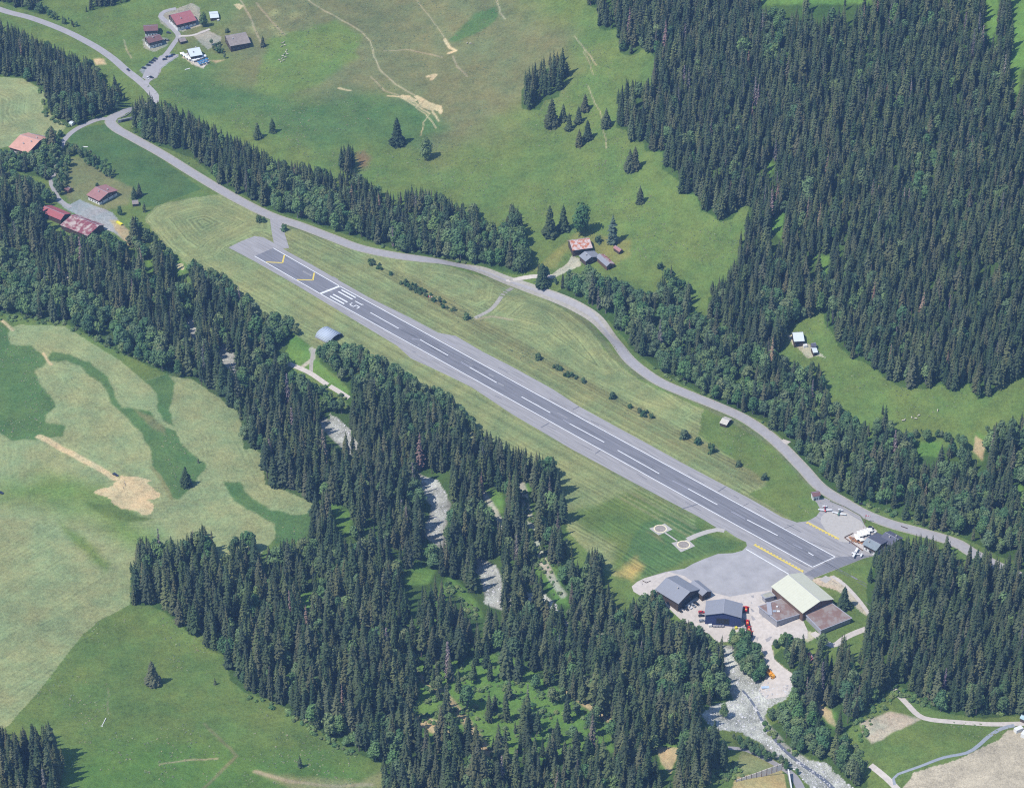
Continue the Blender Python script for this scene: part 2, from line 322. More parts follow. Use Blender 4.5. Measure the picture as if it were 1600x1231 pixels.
W5 = [(915,-40),(918,8),(935,15),(935,45),(950,48),(965,45),(970,85),(985,88),(1000,82),(1005,72),(1022,88),(1022,115),(1000,125),(985,118),(965,140),(963,200),(980,205),(985,222),(1005,222),(1008,237),(1035,238),(1035,265),(1060,282),(1062,303),(1090,305),(1095,330),(1110,335),(1125,347),(1145,342),(1170,308),(1168,340),(1155,365),(1150,400),(1130,425),(1108,440),(1105,500),(1200,570),(1228,545),(1222,528),(1255,500),(1285,487),(1290,510),(1302,522),(1310,540),(1330,560),(1350,565),(1370,578),(1380,588),(1405,605),(1450,608),(1470,600),(1485,612),(1512,600),(1528,625),(1555,615),(1580,595),(1600,585),(1700,585),(1700,-40)]
W6 = [(-60,250),(0,245),(22,262),(60,280),(85,298),(92,318),(65,320),(62,332),(80,352),(115,364),(150,364),(165,358),(185,368),(203,385),(206,375),(205,338),(215,335),(222,350),(240,360),(262,385),(283,410),(275,425),(292,428),(300,403),(305,400),(315,415),(345,420),(365,440),(400,465),(402,485),(430,485),(455,493),(468,518),(455,530),(445,550),(450,565),(500,588),(540,618),(548,612),(530,590),(497,565),(493,545),(500,533),(520,530),(560,535),(600,555),(655,590),(700,610),(720,632),(760,668),(790,685),(825,700),(845,705),(865,710),(880,762),(887,800),(885,840),(905,860),(920,855),(930,848),(945,870),(952,915),(970,948),(990,930),(1020,918),(1032,925),(1046,960),(1065,965),(1090,970),(1108,990),(1118,1000),(1135,985),(1150,978),(1168,978),(1185,1010),(1196,1037),(1192,1060),(1175,1068),(1165,1060),(1150,1035),(1137,1010),(1132,1020),(1145,1060),(1152,1082),(1145,1097),(1120,1097),(1090,1117),(1105,1132),(1115,1132),(1118,1112),(1128,1150),(1137,1160),(1147,1187),(1143,1200),(1105,1212),(1095,1290),(600,1290),(597,1192),(570,1182),(520,1152),(480,1132),(440,1102),(420,1092),(405,1087),(385,1082),(358,1062),(356,1025),(322,1012),(320,988),(300,992),(260,957),(230,945),(205,945),(202,880),(215,840),(225,832),(250,845),(275,832),(288,840),(292,828),(325,810),(337,850),(343,872),(365,838),(392,826),(402,845),(410,872),(420,850),(440,838),(480,832),(486,800),(500,795),(478,780),(440,764),(415,757),(410,712),(400,702),(380,702),(378,662),(370,642),(335,617),(300,592),(265,587),(245,577),(200,557),(150,532),(100,503),(60,502),(30,492),(-60,482)]
W6L = [(-60,245),(0,232),(28,235),(60,232),(70,210),(78,196),(86,200),(93,225),(90,262),(80,283),(60,277),(40,272),(0,262),(-60,265)]
W7 = [(-60,1120),(0,1128),(20,1142),(38,1130),(60,1128),(78,1125),(88,1150),(96,1168),(107,1187),(97,1212),(80,1290),(-60,1290)]
W8 = [(1360,870),(1370,855),(1400,838),(1430,832),(1460,833),(1474,850),(1478,828),(1492,860),(1510,875),(1516,846),(1530,858),(1545,852),(1560,866),(1585,852),(1700,858),(1700,1118),(1600,1116),(1540,1122),(1500,1117),(1470,1112),(1440,1102),(1430,1092),(1418,1078),(1395,1066),(1388,1078),(1375,1092),(1350,1107),(1335,1122),(1342,1060),(1350,1000),(1356,960),(1353,912)]
W9 = [(1205,1003),(1222,985),(1235,988),(1243,995),(1255,980),(1264,1008),(1275,1045),(1276,1000),(1290,983),(1302,1020),(1312,1000),(1322,985),(1335,1020),(1345,1010),(1380,1080),(1332,1130),(1322,1150),(1345,1180),(1362,1195),(1357,1215),(1347,1290),(1325,1225),(1290,1193),(1240,1173),(1212,1150),(1196,1130),(1202,1108),(1236,1087),(1241,1066),(1236,1050),(1225,1040),(1208,1028)]
W10 = [(816,172),(814,118),(830,98),(850,86),(868,76),(878,70),(894,120),(885,126),(872,152),(850,157),(843,172)]
W11 = [(95,225),(108,222),(112,235),(108,262),(104,300),(92,308),(84,290),(86,262)]
W12 = [(100,222),(115,228),(150,240),(170,255),(182,272),(176,280),(160,275),(140,262),(115,245),(105,236)]
W13 = [(1140,1148),(1165,1152),(1200,1172),(1240,1190),(1258,1207),(1250,1214),(1215,1195),(1175,1180),(1145,1162)]
W14 = [(328,62),(345,68),(356,84),(352,92),(340,86),(326,74)]
W15 = [(572,403),(585,408),(600,418),(613,428),(611,433),(594,424),(578,414)]
W16 = [(626,436),(640,441),(660,452),(690,468),(716,485),(714,491),(690,480),(660,463),(640,452),(626,444)]
W17 = [(864,568),(880,576),(900,586),(914,594),(912,601),(894,594),(874,584),(864,576)]
W18 = [(996,640),(1010,643),(1022,650),(1022,658),(1008,655),(996,648)]
STANDS = [ # name, outline, broadleaf share, spacing, (height mean, sd), phrase
 ('W1', W1, 0.10, 6.3, (23,4), 'in the wood left of the road bend at the top left'),
 ('W2', W2, 0.15, 5.8, (17,3), 'in the narrow strip above the road in the top left corner'),
 ('W2B', W2B, 0.3, 5.8, (15,3), 'in the small clump at the top edge above the road'),
 ('W3', W3, 0.10, 6.1, (24,4), 'in the long strip along the stream above the road'),
 ('W3T', W3T, 0.0, 5.5, (26,3), 'at the tip of the strip jutting into the upper meadow'),
 ('W4', W4, 0.45, 6.4, (23,5.5), 'in the mixed strip between the road and the right-hand clearings'),
 ('W5', W5, 0.04, 5.7, (22.5,5), 'in the large forest on the right-hand slope'),
 ('W6', W6, 0.13, 6.5, (26,6.5), 'in the broad river forest below the runway'),
 ('W6L', W6L, 0.9, 6.0, (17,3), 'in the grove below the orange-roofed house'),
 ('W7', W7, 0.0, 6.3, (30,4), 'in the small stand in the bottom left corner'),
 ('W8', W8, 0.03, 6.3, (27,4), 'in the dark wood right of the restaurant and hangars'),
 ('W9', W9, 0.2, 6.3, (24,5.5), 'in the wood between the gravel yard and the forest track'),
 ('W10', W10, 0.0, 7.6, (24,4), 'in the small copse on the upper meadow'),
]
DZONES = [([(0,405),(45,400),(64,440),(62,485),(0,500),(-60,500),(-60,400)],1),([(60,470),(110,462),(160,490),(210,505),(250,545),(285,590),(200,562),(100,506)],0.95),
 ([(62,325),(200,372),(225,352),(287,410),(250,425),(180,405),(100,380),(60,350)],0.85),([(-60,245),(92,300),(92,320),(60,330),(-60,300)],0.8),([(292,405),(320,410),(410,470),(400,500),(340,470),(300,440)],0.75),
 ([(395,485),(470,490),(470,540),(400,545)],1),([(490,528),(600,550),(700,612),(720,660),(640,650),(560,625),(490,580)],0.85),([(385,540),(460,565),(540,620),(540,650),(470,640),(400,600)],0.7),
 ([(330,500),(385,530),(390,590),(350,560)],0.6),([(970,940),(1040,915),(1130,990),(1110,1020),(1040,990),(980,970)],0.9),([(1120,985),(1200,985),(1200,1075),(1140,1040)],0.95),
 ([(1030,1040),(1155,1050),(1155,1120),(1060,1110),(1000,1075)],0.85),([(1195,1110),(1240,1090),(1300,1150),(1365,1190),(1350,1290),(1290,1195),(1230,1170)],0.8),
 ([(860,425),(960,440),(1020,500),(1040,590),(950,500),(870,462)],0.85),([(1000,545),(1160,590),(1200,662),(1100,620),(1020,575)],0.9),([(1180,560),(1330,640),(1330,760),(1230,690)],0.45),
 ([(1330,650),(1600,660),(1600,860),(1400,800),(1320,760)],0.45),([(1390,650),(1530,680),(1525,710),(1400,690)],0.95),([(415,280),(500,310),(560,350),(560,375),(470,345),(412,322)],0.85),
 ([(600,340),(830,380),(832,425),(700,405),(600,390)],0.7),([(60,150),(140,170),(190,165),(190,185),(110,200),(75,180)],0.6),([(1210,335),(1250,490),(1220,545),(1140,545),(1150,480)],0.05),
 ([(1190,470),(1260,485),(1260,505),(1225,525),(1180,510)],0.85),([(1195,30),(1230,40),(1220,120),(1195,110)],0.7),([(1420,290),(1460,200),(1480,230),(1440,340)],0.55),([(1440,1080),(1600,1098),(1600,1120),(1440,1110)],0.55),
 ([(880,820),(920,870),(900,900),(860,860)],0.3),([(690,620),(760,670),(730,700),(680,680)],0.5),([(620,1060),(700,1080),(760,1180),(690,1160)],0.5),([(820,1090),(980,1180),(960,1150),(860,1060)],0.4),([(1040,980),(1120,1000),(1120,1030)],0.7),
 ([(1400,1085),(1340,1125),(1320,1160),(1300,1120)],0.5),([(1280,630),(1330,640),(1320,700)],0.7)]
CLEAR = [([(450,560),(482,545),(492,558),(500,568),(548,612),(540,622),(500,592),(455,572)],0),([(505,640),(530,652),(552,672),(553,700),(530,695),(508,675)],0),([(649,742),(682,745),(698,765),(704,790),(696,825),(680,842),(660,838),(668,800),(660,775)],0),([(744,880),(778,882),(787,900),(784,942),(754,946),(748,910)],0),(P3B,0.1),(P4,0),([(515,785),(548,800),(548,838),(528,825)],0),
 ([(630,905),(648,885),(682,888),(672,912),(640,915)],0),([(690,890),(712,905),(745,940),(755,965),(735,960),(705,915)],0),([(755,762),(785,768),(786,802),(768,802)],0),
 ([(812,750),(828,758),(838,850),(875,900),(890,945),(870,940),(835,890),(822,800)],0),([(650,1040),(790,1020),(950,1130),(960,1175),(860,1185),(770,1185),(700,1155),(640,1145),(655,1110)],0.36),
 ([(1028,1160),(1062,1165),(1055,1190),(1045,1212),(1030,1200)],0),([(1197,252),(1212,258),(1205,272)],0),([(1203,345),(1228,330),(1222,375),(1208,362)],0),([(1537,-40),(1565,-40),(1556,60),(1545,75)],0),
 ([(1580,-40),(1700,-40),(1700,60),(1596,110),(1590,150),(1578,140),(1583,40)],0),([(1190,-40),(1370,-40),(1362,6),(1190,8)],0),([(1270,400),(1295,400),(1295,430)],0),([(272,408),(288,410),(290,424),(276,424)],0),
 ([(286,494),(298,503),(308,514),(300,516)],0),([(346,544),(376,570),(370,573),(346,550)],0),([(1275,1095),(1310,1112),(1308,1140),(1288,1128)],0),([(1480,990),(1500,960),(1495,1000),(1475,1050)],0.2),([(1432,690),(1470,690),(1466,715),(1432,712)],0.0),
 ([(230,405),(240,408),(240,425),(228,425)],0),([(456,925),(490,925),(490,960),(470,965)],0.1),([(1583,760),(1600,755),(1600,800),(1585,795)],0.1),([(1525,672),(1542,682),(1535,722),(1518,705)],0),([(700,900),(690,1000),(650,980)],0.6)]
DZONES = [z for z in DZONES if z[1] > 0.05]
for s_ in STANDS: FOREST.append(s_[1])

# ------------------------------------------------------------ build the ground sheet
def axis(lo, hi, step, far):
    a = list(np.arange(lo, hi+0.01, step)); d = step; x = hi
    while x < far: d *= 1.35; x += d; a.append(x)
    d = step; x = lo
    while x > -far: d *= 1.35; x -= d; a.insert(0, x)
    return np.array(a)
GX = axis(-560, 600, 1.0, 3200); GY = axis(-480, 760, 1.15, 3200)
XX, YY = np.meshgrid(GX, GY); nx, ny = len(GX), len(GY)
ZZ = Hr(XX, YY)
def vnoise(x, y, s, seed):
    r = np.random.default_rng(seed); n = 512; g = r.random((n, n))
    fx, fy = (x/s) % n, (y/s) % n; ix, iy = fx.astype(int), fy.astype(int); tx, ty = fx-ix, fy-iy
    tx, ty = tx*tx*(3-2*tx), ty*ty*(3-2*ty); jx, jy = (ix+1) % n, (iy+1) % n; ix %= n; iy %= n
    return (g[iy, ix]*(1-tx)*(1-ty)+g[iy, jx]*tx*(1-ty)+g[jy, ix]*(1-tx)*ty+g[jy, jx]*tx*ty)*2-1
UU, VV = proj(XX, YY, ZZ)
w1 = vnoise(XX, YY, 9, 1)+0.6*vnoise(XX, YY, 4, 2)+0.4*vnoise(XX, YY, 1.6, 21); w2 = vnoise(XX, YY, 9, 3)+0.6*vnoise(XX, YY, 4, 4)+0.4*vnoise(XX, YY, 1.6, 22)
b1 = vnoise(XX, YY, 45, 5)+0.5*vnoise(XX, YY, 20, 6); b2 = vnoise(XX, YY, 45, 7)+0.5*vnoise(XX, YY, 20, 8)
BASE = np.zeros((ny, nx, 3)); BASE[:] = GREEN
MOW = np.zeros((ny, nx)); AMP = np.zeros((ny, nx)); ROCK = np.zeros((ny, nx))
seen = (UU > -250) & (UU < 1850) & (VV > -250) & (VV < 1480)
def weight(poly, soft, warp):
    xs = [p[0] for p in poly]; ys = [p[1] for p in poly]; m = soft+warp*1.6+2
    sel = seen & (UU > min(xs)-m) & (UU < max(xs)+m) & (VV > min(ys)-m) & (VV < max(ys)+m)
    iy, ix = np.nonzero(sel); u = UU[iy, ix]; v = VV[iy, ix]
    if warp > 4: u = u+warp*b1[iy, ix]; v = v+warp*0.6*b2[iy, ix]
    u = u+min(warp, 4)*0.7*w1[iy, ix]; v = v+min(warp, 4)*0.5*w2[iy, ix]
    ins = inpoly(u, v, poly)
    if soft <= 1.6: return iy, ix, ins.astype(float)
    d = seg_dist(u, v, poly, True); sd = np.where(ins, d, -d)
    return iy, ix, sstep(0.5+sd/(2*soft))
for poly, c, soft, warp in paints:
    iy, ix, w = weight(poly, soft, warp)
    BASE[iy, ix] = BASE[iy, ix]*(1-w[:, None])+np.asarray(c)[None]*w[:, None]
def add_mow(poly, amp, mode='ring'):
    iy, ix, w = weight(poly, 1.0, 0.5); k = w > 0.5; iy, ix = iy[k], ix[k]
    x, y = XX[iy, ix], YY[iy, ix]
    if mode == 'ring': ph = seg_dist(x, y, [tuple(at(*p)[:2]) for p in poly], True)
    else:
        a, b = mode; a = at(*a); b = at(*b); d = (b-a); d.z = 0; d.normalize(); ph = (x-a.x)*-d.y+(y-a.y)*d.x
    MOW[iy, ix] = ph; AMP[iy, ix] = amp
add_mow(FIELD_MAIN, 0.95, ((500,459),(1269,886)))
FH = [(228,342),(245,324),(300,310),(342,306),(395,330),(425,345),(430,365),(400,362),(352,386),(340,400),(300,412),(262,385)]
add_mow(FH, 1.1)
add_mow([(600,402),(640,400),(745,427),(772,445),(768,468),(745,480),(690,458),(620,422)], 1.4)
add_mow([(790,464),(820,460),(880,482),(930,522),(975,572),(1040,612),(1088,645),(1070,655),(1000,632),(900,582),(820,522),(745,502)], 1.3)
add_mow(PALE_P, 0.3); add_mow([(0,830),(120,840),(200,950),(0,1130),(-100,1000)], 0.4, ((0,1000),(160,900)))
add_mow([(54,580),(75,566),(125,573),(160,600),(200,654),(236,703),(230,745),(190,742),(130,715),(75,685),(104,668),(72,655),(87,636)], 0.4)
add_mow([(-60,118),(0,121),(35,123),(62,138),(72,150),(68,170),(95,190),(105,198),(70,215),(0,232),(-60,235)], 0.6)
for g in (G1, G2, G3, G4, G5, D1):
    iy, ix, w = weight(g, 1.0, 1.0); AMP[iy, ix] *= (1-w)
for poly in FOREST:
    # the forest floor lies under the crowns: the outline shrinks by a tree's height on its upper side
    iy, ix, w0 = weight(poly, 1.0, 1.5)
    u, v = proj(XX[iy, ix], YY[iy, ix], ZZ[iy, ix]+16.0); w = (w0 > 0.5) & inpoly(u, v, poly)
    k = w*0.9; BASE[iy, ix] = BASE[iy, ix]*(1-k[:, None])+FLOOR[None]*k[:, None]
for poly, dens in CLEAR:
    if poly in (P3B, P4) or poly[0] in ((505,640),(649,742),(744,880)): continue
    iy, ix, w = weight(poly, 3.0, 3.0); w = w*0.9
    BASE[iy, ix] = BASE[iy, ix]*(1-w[:, None])+(BRIGHT*1.08)[None]*w[:, None]
for poly, c, soft, warp in [p for p in paints if p[0][0] in ((640,1120),(1028,1166),(750,1165),(1525,680),(1275,1095),(274,410))]:
    iy, ix, w = weight(poly, soft, warp); BASE[iy, ix] = BASE[iy, ix]*(1-w[:, None])+np.asarray(c)[None]*w[:, None]
for pts, c, hw, soft in lines:
    xs = [p[0] for p in pts]; ys = [p[1] for p in pts]; m = 30
    wp = [tuple(at(*p)[:2]) for p in pts] if pts is not RIVER_PX else RIVER
    iy, ix = np.nonzero(seen & (UU > min(xs)-m) & (UU < max(xs)+m) & (VV > min(ys)-m) & (VV < max(ys)+m))
    x, y = XX[iy, ix], YY[iy, ix]; d = seg_dist(x+0.5*w1[iy, ix], y+0.5*w2[iy, ix], wp)
    w = sstep((hw+soft-d)/(soft+0.4)); BASE[iy, ix] = BASE[iy, ix]*(1-w[:, None])+np.asarray(c)[None]*w[:, None]
    AMP[iy, ix] *= (1-w)
    if pts is RIVER_PX: ROCK[iy, ix] = np.maximum(ROCK[iy, ix], w)
for poly in (P1, P2, P3, P3B, P4):
    iy, ix, w = weight(poly, 1.6, 4.0); BASE[iy, ix] = BASE[iy, ix]*(1-w[:, None])+STONE[None]*w[:, None]; ROCK[iy, ix] = np.maximum(ROCK[iy, ix], w)
iy, ix, w = weight([(1410,1231),(1430,1205),(1500,1185),(1560,1155),(1575,1140),(1700,1130),(1700,1300),(1400,1300)], 1, 1.5); ROCK[iy, ix] = np.maximum(ROCK[iy, ix], w*0.25)
# darker water threads in the gravel
WATER = [at(*p)[:2] for p in [(1172,1085),(1180,1105),(1192,1128),(1208,1150),(1222,1168),(1250,1190),(1285,1214),(1310,1240)]]
me = bpy.data.meshes.new('ground')
nv = nx*ny; co = np.stack([XX, YY, ZZ], -1).reshape(-1, 3).astype(np.float32)
me.vertices.add(nv); me.vertices.foreach_set('co', co.ravel())
ii = (np.arange(ny-1)[:, None]*nx+np.arange(nx-1)[None]).ravel()
q = np.stack([ii, ii+1, ii+nx+1, ii+nx], -1).astype(np.int32); nq = len(q)
me.loops.add(nq*4); me.loops.foreach_set('vertex_index', q.ravel()); me.polygons.add(nq)
me.polygons.foreach_set('loop_start', np.arange(0, nq*4, 4, dtype=np.int32)); me.update(calc_edges=True)
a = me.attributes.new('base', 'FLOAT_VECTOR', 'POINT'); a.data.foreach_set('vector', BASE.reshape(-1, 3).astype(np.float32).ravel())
a = me.attributes.new('field', 'FLOAT_VECTOR', 'POINT'); a.data.foreach_set('vector', np.stack([MOW, AMP, ROCK], -1).reshape(-1, 3).astype(np.float32).ravel())
me.shade_smooth()
gm = bpy.data.materials.new('ground'); gm.use_nodes = True; nt = gm.node_tree; N = nt.nodes; Lk = nt.links
b = N['Principled BSDF']; b.inputs['Roughness'].default_value = 0.95; b.inputs['Specular IOR Level'].default_value = 0.1
def nd(t, **k):
    n = N.new(t)
    for a_, v_ in k.items(): setattr(n, a_, v_)
    return n
def noise(scale, detail=4, vec=None, rough=0.6):
    n = nd('ShaderNodeTexNoise'); n.inputs['Scale'].default_value = scale; n.inputs['Detail'].default_value = detail; n.inputs['Roughness'].default_value = rough
    Lk.new(vec or tcg.outputs['Object'], n.inputs[0]); return n.outputs[0]
def rng_(src, a0, a1, b0, b1):
    m = nd('ShaderNodeMapRange')
    for i, v_ in enumerate((a0, a1, b0, b1)): m.inputs[i+1].default_value = v_
    Lk.new(src, m.inputs[0]); return m.outputs[0]
def math_(op, a_, b_=None):
    m = nd('ShaderNodeMath', operation=op)
    for i, s in enumerate((a_, b_)):
        if s is None: continue
        if isinstance(s, (int, float)): m.inputs[i].default_value = s
        else: Lk.new(s, m.inputs[i])
    return m.outputs[0]
tcg = nd('ShaderNodeTexCoord')
ab = nd('ShaderNodeAttribute', attribute_name='base'); af = nd('ShaderNodeAttribute', attribute_name='field')
sf = nd('ShaderNodeSeparateXYZ'); Lk.new(af.outputs['Vector'], sf.inputs[0])
n_big = noise(0.012, 4); n_mid = noise(0.06, 5); n_small = noise(0.35, 5, rough=0.7); n_fine = noise(1.1, 3, rough=0.8)
v = math_('ADD', rng_(n_big, .3, .7, -.12, .12), rng_(n_mid, .3, .7, -.17, .17))
v = math_('ADD', v, rng_(n_small, .3, .7, -.22, .22)); v = math_('ADD', v, rng_(n_fine, .3, .7, -.30, .30))
# mowing lines: rows follow the field's edge, broken up by noise
ph = math_('ADD', sf.outputs[0], rng_(n_mid, 0, 1, -2.0, 2.0))
def n1d(f, d=2):
    n = nd('ShaderNodeTexNoise', noise_dimensions='1D'); n.inputs['Scale'].default_value = f; n.inputs['Detail'].default_value = d; Lk.new(ph, n.inputs['W']); return rng_(n.outputs[0], .3, .7, -1, 1)
s1 = math_('ADD', math_('MULTIPLY', math_('SINE', math_('MULTIPLY', ph, 2*math.pi/3.8)), .55), n1d(.45)); s2 = n1d(.10, 3)
st = math_('ADD', math_('MULTIPLY', s1, .17), math_('MULTIPLY', s2, .14)); st = math_('MULTIPLY', st, rng_(noise(0.03, 3), .35, .65, .3, 1.3))
v = math_('ADD', v, math_('MULTIPLY', st, sf.outputs[1])); v = math_('ADD', v, 1.0)
sc_ = nd('ShaderNodeVectorMath', operation='SCALE'); Lk.new(ab.outputs['Vector'], sc_.inputs[0]); Lk.new(v, sc_.inputs['Scale'])
# hue drift between fresh and dry grass
drift = nd('ShaderNodeVectorMath', operation='MULTIPLY'); dr = nd('ShaderNodeMix', data_type='RGBA')
dr.inputs['A'].default_value = (0.86, 1.0, 0.92, 1); dr.inputs['B'].default_value = (1.14, 1.05, 0.92, 1)
Lk.new(math_('ADD', 0.45, math_('MULTIPLY', rng_(noise(0.028, 6, rough=0.7), .38, .62, -.45, .45), math_('SUBTRACT', 1.0, math_('MINIMUM', 1.0, math_('MULTIPLY', sf.outputs[2], 4.0))))), dr.inputs['Factor']); Lk.new(sc_.outputs[0], drift.inputs[0]); Lk.new(dr.outputs['Result'], drift.inputs[1])
# stones
vo = nd('ShaderNodeTexVoronoi'); vo.inputs['Scale'].default_value = 1.5; Lk.new(tcg.outputs['Object'], vo.inputs[0])
rk = nd('ShaderNodeVectorMath', operation='SCALE'); Lk.new(drift.outputs[0], rk.inputs[0])
rv = math_('ADD', rng_(vo.outputs['Distance'], 0, .7, 1.15, .62), rng_(n_mid, .3, .7, -.25, .25)); rv = math_('ADD', 1.0, math_('MULTIPLY', math_('SUBTRACT', rv, 1.0), sf.outputs[2]))
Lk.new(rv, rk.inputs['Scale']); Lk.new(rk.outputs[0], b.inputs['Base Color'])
bp = nd('ShaderNodeBump'); bp.inputs['Strength'].default_value = 0.7; bp.inputs['Distance'].default_value = 0.8
Lk.new(math_('ADD', n_small, math_('MULTIPLY', n_fine, 0.5)), bp.inputs['Height']); Lk.new(bp.outputs[0], b.inputs['Normal'])
me.materials.append(gm)
ground = bpy.data.objects.new('ground', me); COL.objects.link(ground)
tag(ground, 'alpine valley floor of green meadow, mown hay strips and golf fairways', 'ground', kind='structure')

# ------------------------------------------------------------ paved sheets laid over the ground
def drape_poly(name, pts, m, dz, grid=7.0, structure=True, world=False, label=None):
    w = [tuple(p) for p in pts] if world else [tuple(at(*p)[:2]) for p in pts]
    # refine outline
    o = []
    for i in range(len(w)):
        a, b = w[i], w[(i+1) % len(w)]; k = max(1, int(math.hypot(b[0]-a[0], b[1]-a[1])/grid))
        o += [(a[0]+(b[0]-a[0])*t/k, a[1]+(b[1]-a[1])*t/k) for t in range(k)]
    xs = [p[0] for p in o]; ys = [p[1] for p in o]
    gx, gy = np.meshgrid(np.arange(min(xs), max(xs), grid), np.arange(min(ys), max(ys), grid))
    ins = inpoly(gx, gy, o); d = seg_dist(gx, gy, o, True); k = ins & (d > 1.5)
    vs = [Vector(p) for p in o]+[Vector((x, y)) for x, y in zip(gx[k], gy[k])]
    r = delaunay_2d_cdt(vs, [], [list(range(len(o)))], 1, 1e-5)
    V2 = np.array([(p.x, p.y) for p in r[0]]); zz = Hr(V2[:, 0], V2[:, 1])+dz
    me = bpy.data.meshes.new(name); me.from_pydata([(x, y, z) for (x, y), z in zip(V2, zz)], [], [tuple(f) for f in r[2]])
    me.materials.append(m); me.update(); ob = bpy.data.objects.new(name, me); COL.objects.link(ob)
    if structure: tag(ob, label, kind='structure')
    return ob
def smooth_line(pts, step=4.0):
    P_ = [Vector(p) for p in pts]; out = []
    for i in range(len(P_)-1):
        p0, p1, p2, p3 = P_[max(i-1, 0)], P_[i], P_[i+1], P_[min(i+2, len(P_)-1)]
        k = max(1, int((p2-p1).length/step))
        for j in range(k):
            t = j/k; out.append(0.5*((2*p1)+(p2-p0)*t+(2*p0-5*p1+4*p2-p3)*t*t+(3*p1-p0-3*p2+p3)*t**3))
    out.append(P_[-1]); return out
def strip(name, px, width, m, dz, world=False, label=None, n=3, structure=True, curve=True):
    w = [Vector(p[:2]) for p in px] if world else [at(*p).xy for p in px]
    c = smooth_line(w) if curve else w; V_, F_ = [], []
    for i, p in enumerate(c):
        d = (c[min(i+1, len(c)-1)]-c[max(i-1, 0)]).normalized(); nn = Vector((-d.y, d.x))
        ww = width[0]+(width[1]-width[0])*i/(len(c)-1) if isinstance(width, tuple) else width
        for j in range(n):
            qn = p+nn*ww*(j/(n-1)-0.5); V_.append((qn.x, qn.y))
        if i:
            for j in range(n-1): a = (i-1)*n+j; F_.append((a, a+n, a+n+1, a+1))
    A = np.array(V_); zz = Hr(A[:, 0], A[:, 1])+dz
    me = bpy.data.meshes.new(name); me.from_pydata([(x, y, z) for (x, y), z in zip(V_, zz)], [], [f[::-1] for f in F_])
    me.materials.append(m); me.update(); ob = bpy.data.objects.new(name, me); COL.objects.link(ob)
    if structure: tag(ob, label, kind='structure')
    return ob
KA = 0.80
M_road = mat('road asphalt', srgb(176,172,172,KA), noise=0.10, scale=0.25)
M_verge = mat('road verge gravel', srgb(178,172,160,KA), noise=0.2, scale=0.5)
M_shoulder = mat('old weathered asphalt', srgb(170,166,165,KA), noise=0.24, scale=0.12)
M_rwy = mat('runway asphalt', srgb(136,135,140,KA), noise=0.26, scale=0.09, rough=0.75)
M_apron = mat('apron asphalt', srgb(180,177,177,KA), noise=0.16, scale=0.08)
M_white = mat('white road paint', (0.74,0.74,0.74), noise=0.14, scale=0.8)
M_faint = mat('faded white paint', srgb(176,176,188,KA), noise=0.1)
M_yel = mat('yellow paint', srgb(232,208,104,0.85), noise=0.12)
M_conc = mat('pale concrete', srgb(196,190,182,KA), noise=0.10, scale=0.5)
M_gravel = mat('pale gravel', srgb(212,202,192,KA), noise=0.14, scale=0.35)
M_patch = mat('tar patch', srgb(128,128,136,KA), noise=0.12, scale=0.4)
# Streaks of rubber and resealing run along the runway
_a1, _b1 = at(515,453), at(1287,878); AX = (_b1-_a1).xy.normalized(); RWA = math.atan2(AX.y, AX.x)
nt = M_rwy.node_tree
for m_ in (M_rwy, M_shoulder):
    t_ = m_.node_tree; nz = [n for n in t_.nodes if n.type == 'TEX_NOISE'][0]; tc_ = [n for n in t_.nodes if n.type == 'TEX_COORD'][0]
    mp = t_.nodes.new('ShaderNodeMapping'); mp.inputs['Rotation'].default_value = (0, 0, -RWA); mp2 = t_.nodes.new('ShaderNodeMapping'); mp2.inputs['Scale'].default_value = (0.35, 7, 1)
    t_.links.new(tc_.outputs['Object'], mp.inputs[0]); t_.links.new(mp.outputs[0], mp2.inputs[0]); t_.links.new(mp2.outputs[0], nz.inputs[0])
SH = [(357,387),(377,377),(398,369),(412,371),(428,380),(447,392),(488,414),(529,438),(575,464),(640,496),(685,520),(712,525),(755,550),(800,573),(862,607),(905,635),(960,665),(1017,696),(1075,728),(1132,758),(1168,777),(1200,795),(1222,808),(1245,816),
      (1262,814),(1276,806),(1282,797),(1277,786),(1270,779),(1290,778),(1320,792),(1345,808),(1350,818),(1358,830),(1376,845),(1392,858),(1380,866),(1362,869),(1350,872),(1272,903),(1250,925),(1180,990),(1185,1010),(1196,1035),(1196,1060),(1185,1078),(1198,1092),(1228,1088),(1238,1068),(1238,1052),(1226,1044),(1210,1030),(1205,1008),(1222,998),(1262,998),(1262,985),(1200,985),
      (1165,1000),(1120,1003),(1108,990),(1070,974),(1050,955),(1025,930),(1000,930),(990,924),(987,916),(995,909),(1007,903),(1040,893),(1070,888),(1082,881),(1100,873),(1122,865),(1145,864),(1160,860),(1167,853),(1166,847),(1150,839),(1135,829),(1124,827),(1100,812),(1080,801),(1030,775),(975,746),(935,724),(892,701),(800,647),(737,605),(690,582),(642,560),(620,540),(540,492),(462,445),(397,408)]
APR = [(1160,860),(1167,853),(1185,862),(1233,890),(1233,910),(1205,922),(1180,925),(1140,932),(1100,922),(1070,900),(1045,893),(1070,888),(1082,881),(1100,873),(1122,865),(1145,864)]
drape_poly('runway_shoulder', SH, M_shoulder, 0.04, label='pale weathered asphalt apron and runway shoulder')
drape_poly('hangar_forecourt', [(987,916),(995,909),(1007,903),(1045,893),(1070,900),(1100,922),(1140,932),(1180,925),(1205,922),(1235,925),(1262,985),(1262,998),(1222,998),(1205,1008),(1210,1030),(1226,1044),(1238,1052),(1238,1068),(1228,1088),(1198,1092),(1185,1078),(1196,1060),(1196,1035),(1185,1010),(1165,1000),(1120,1003),(1108,990),(1070,974),(1050,955),(1025,930),(1000,930),(990,924)], M_gravel, 0.08, label='pale dusty forecourt around the hangars')
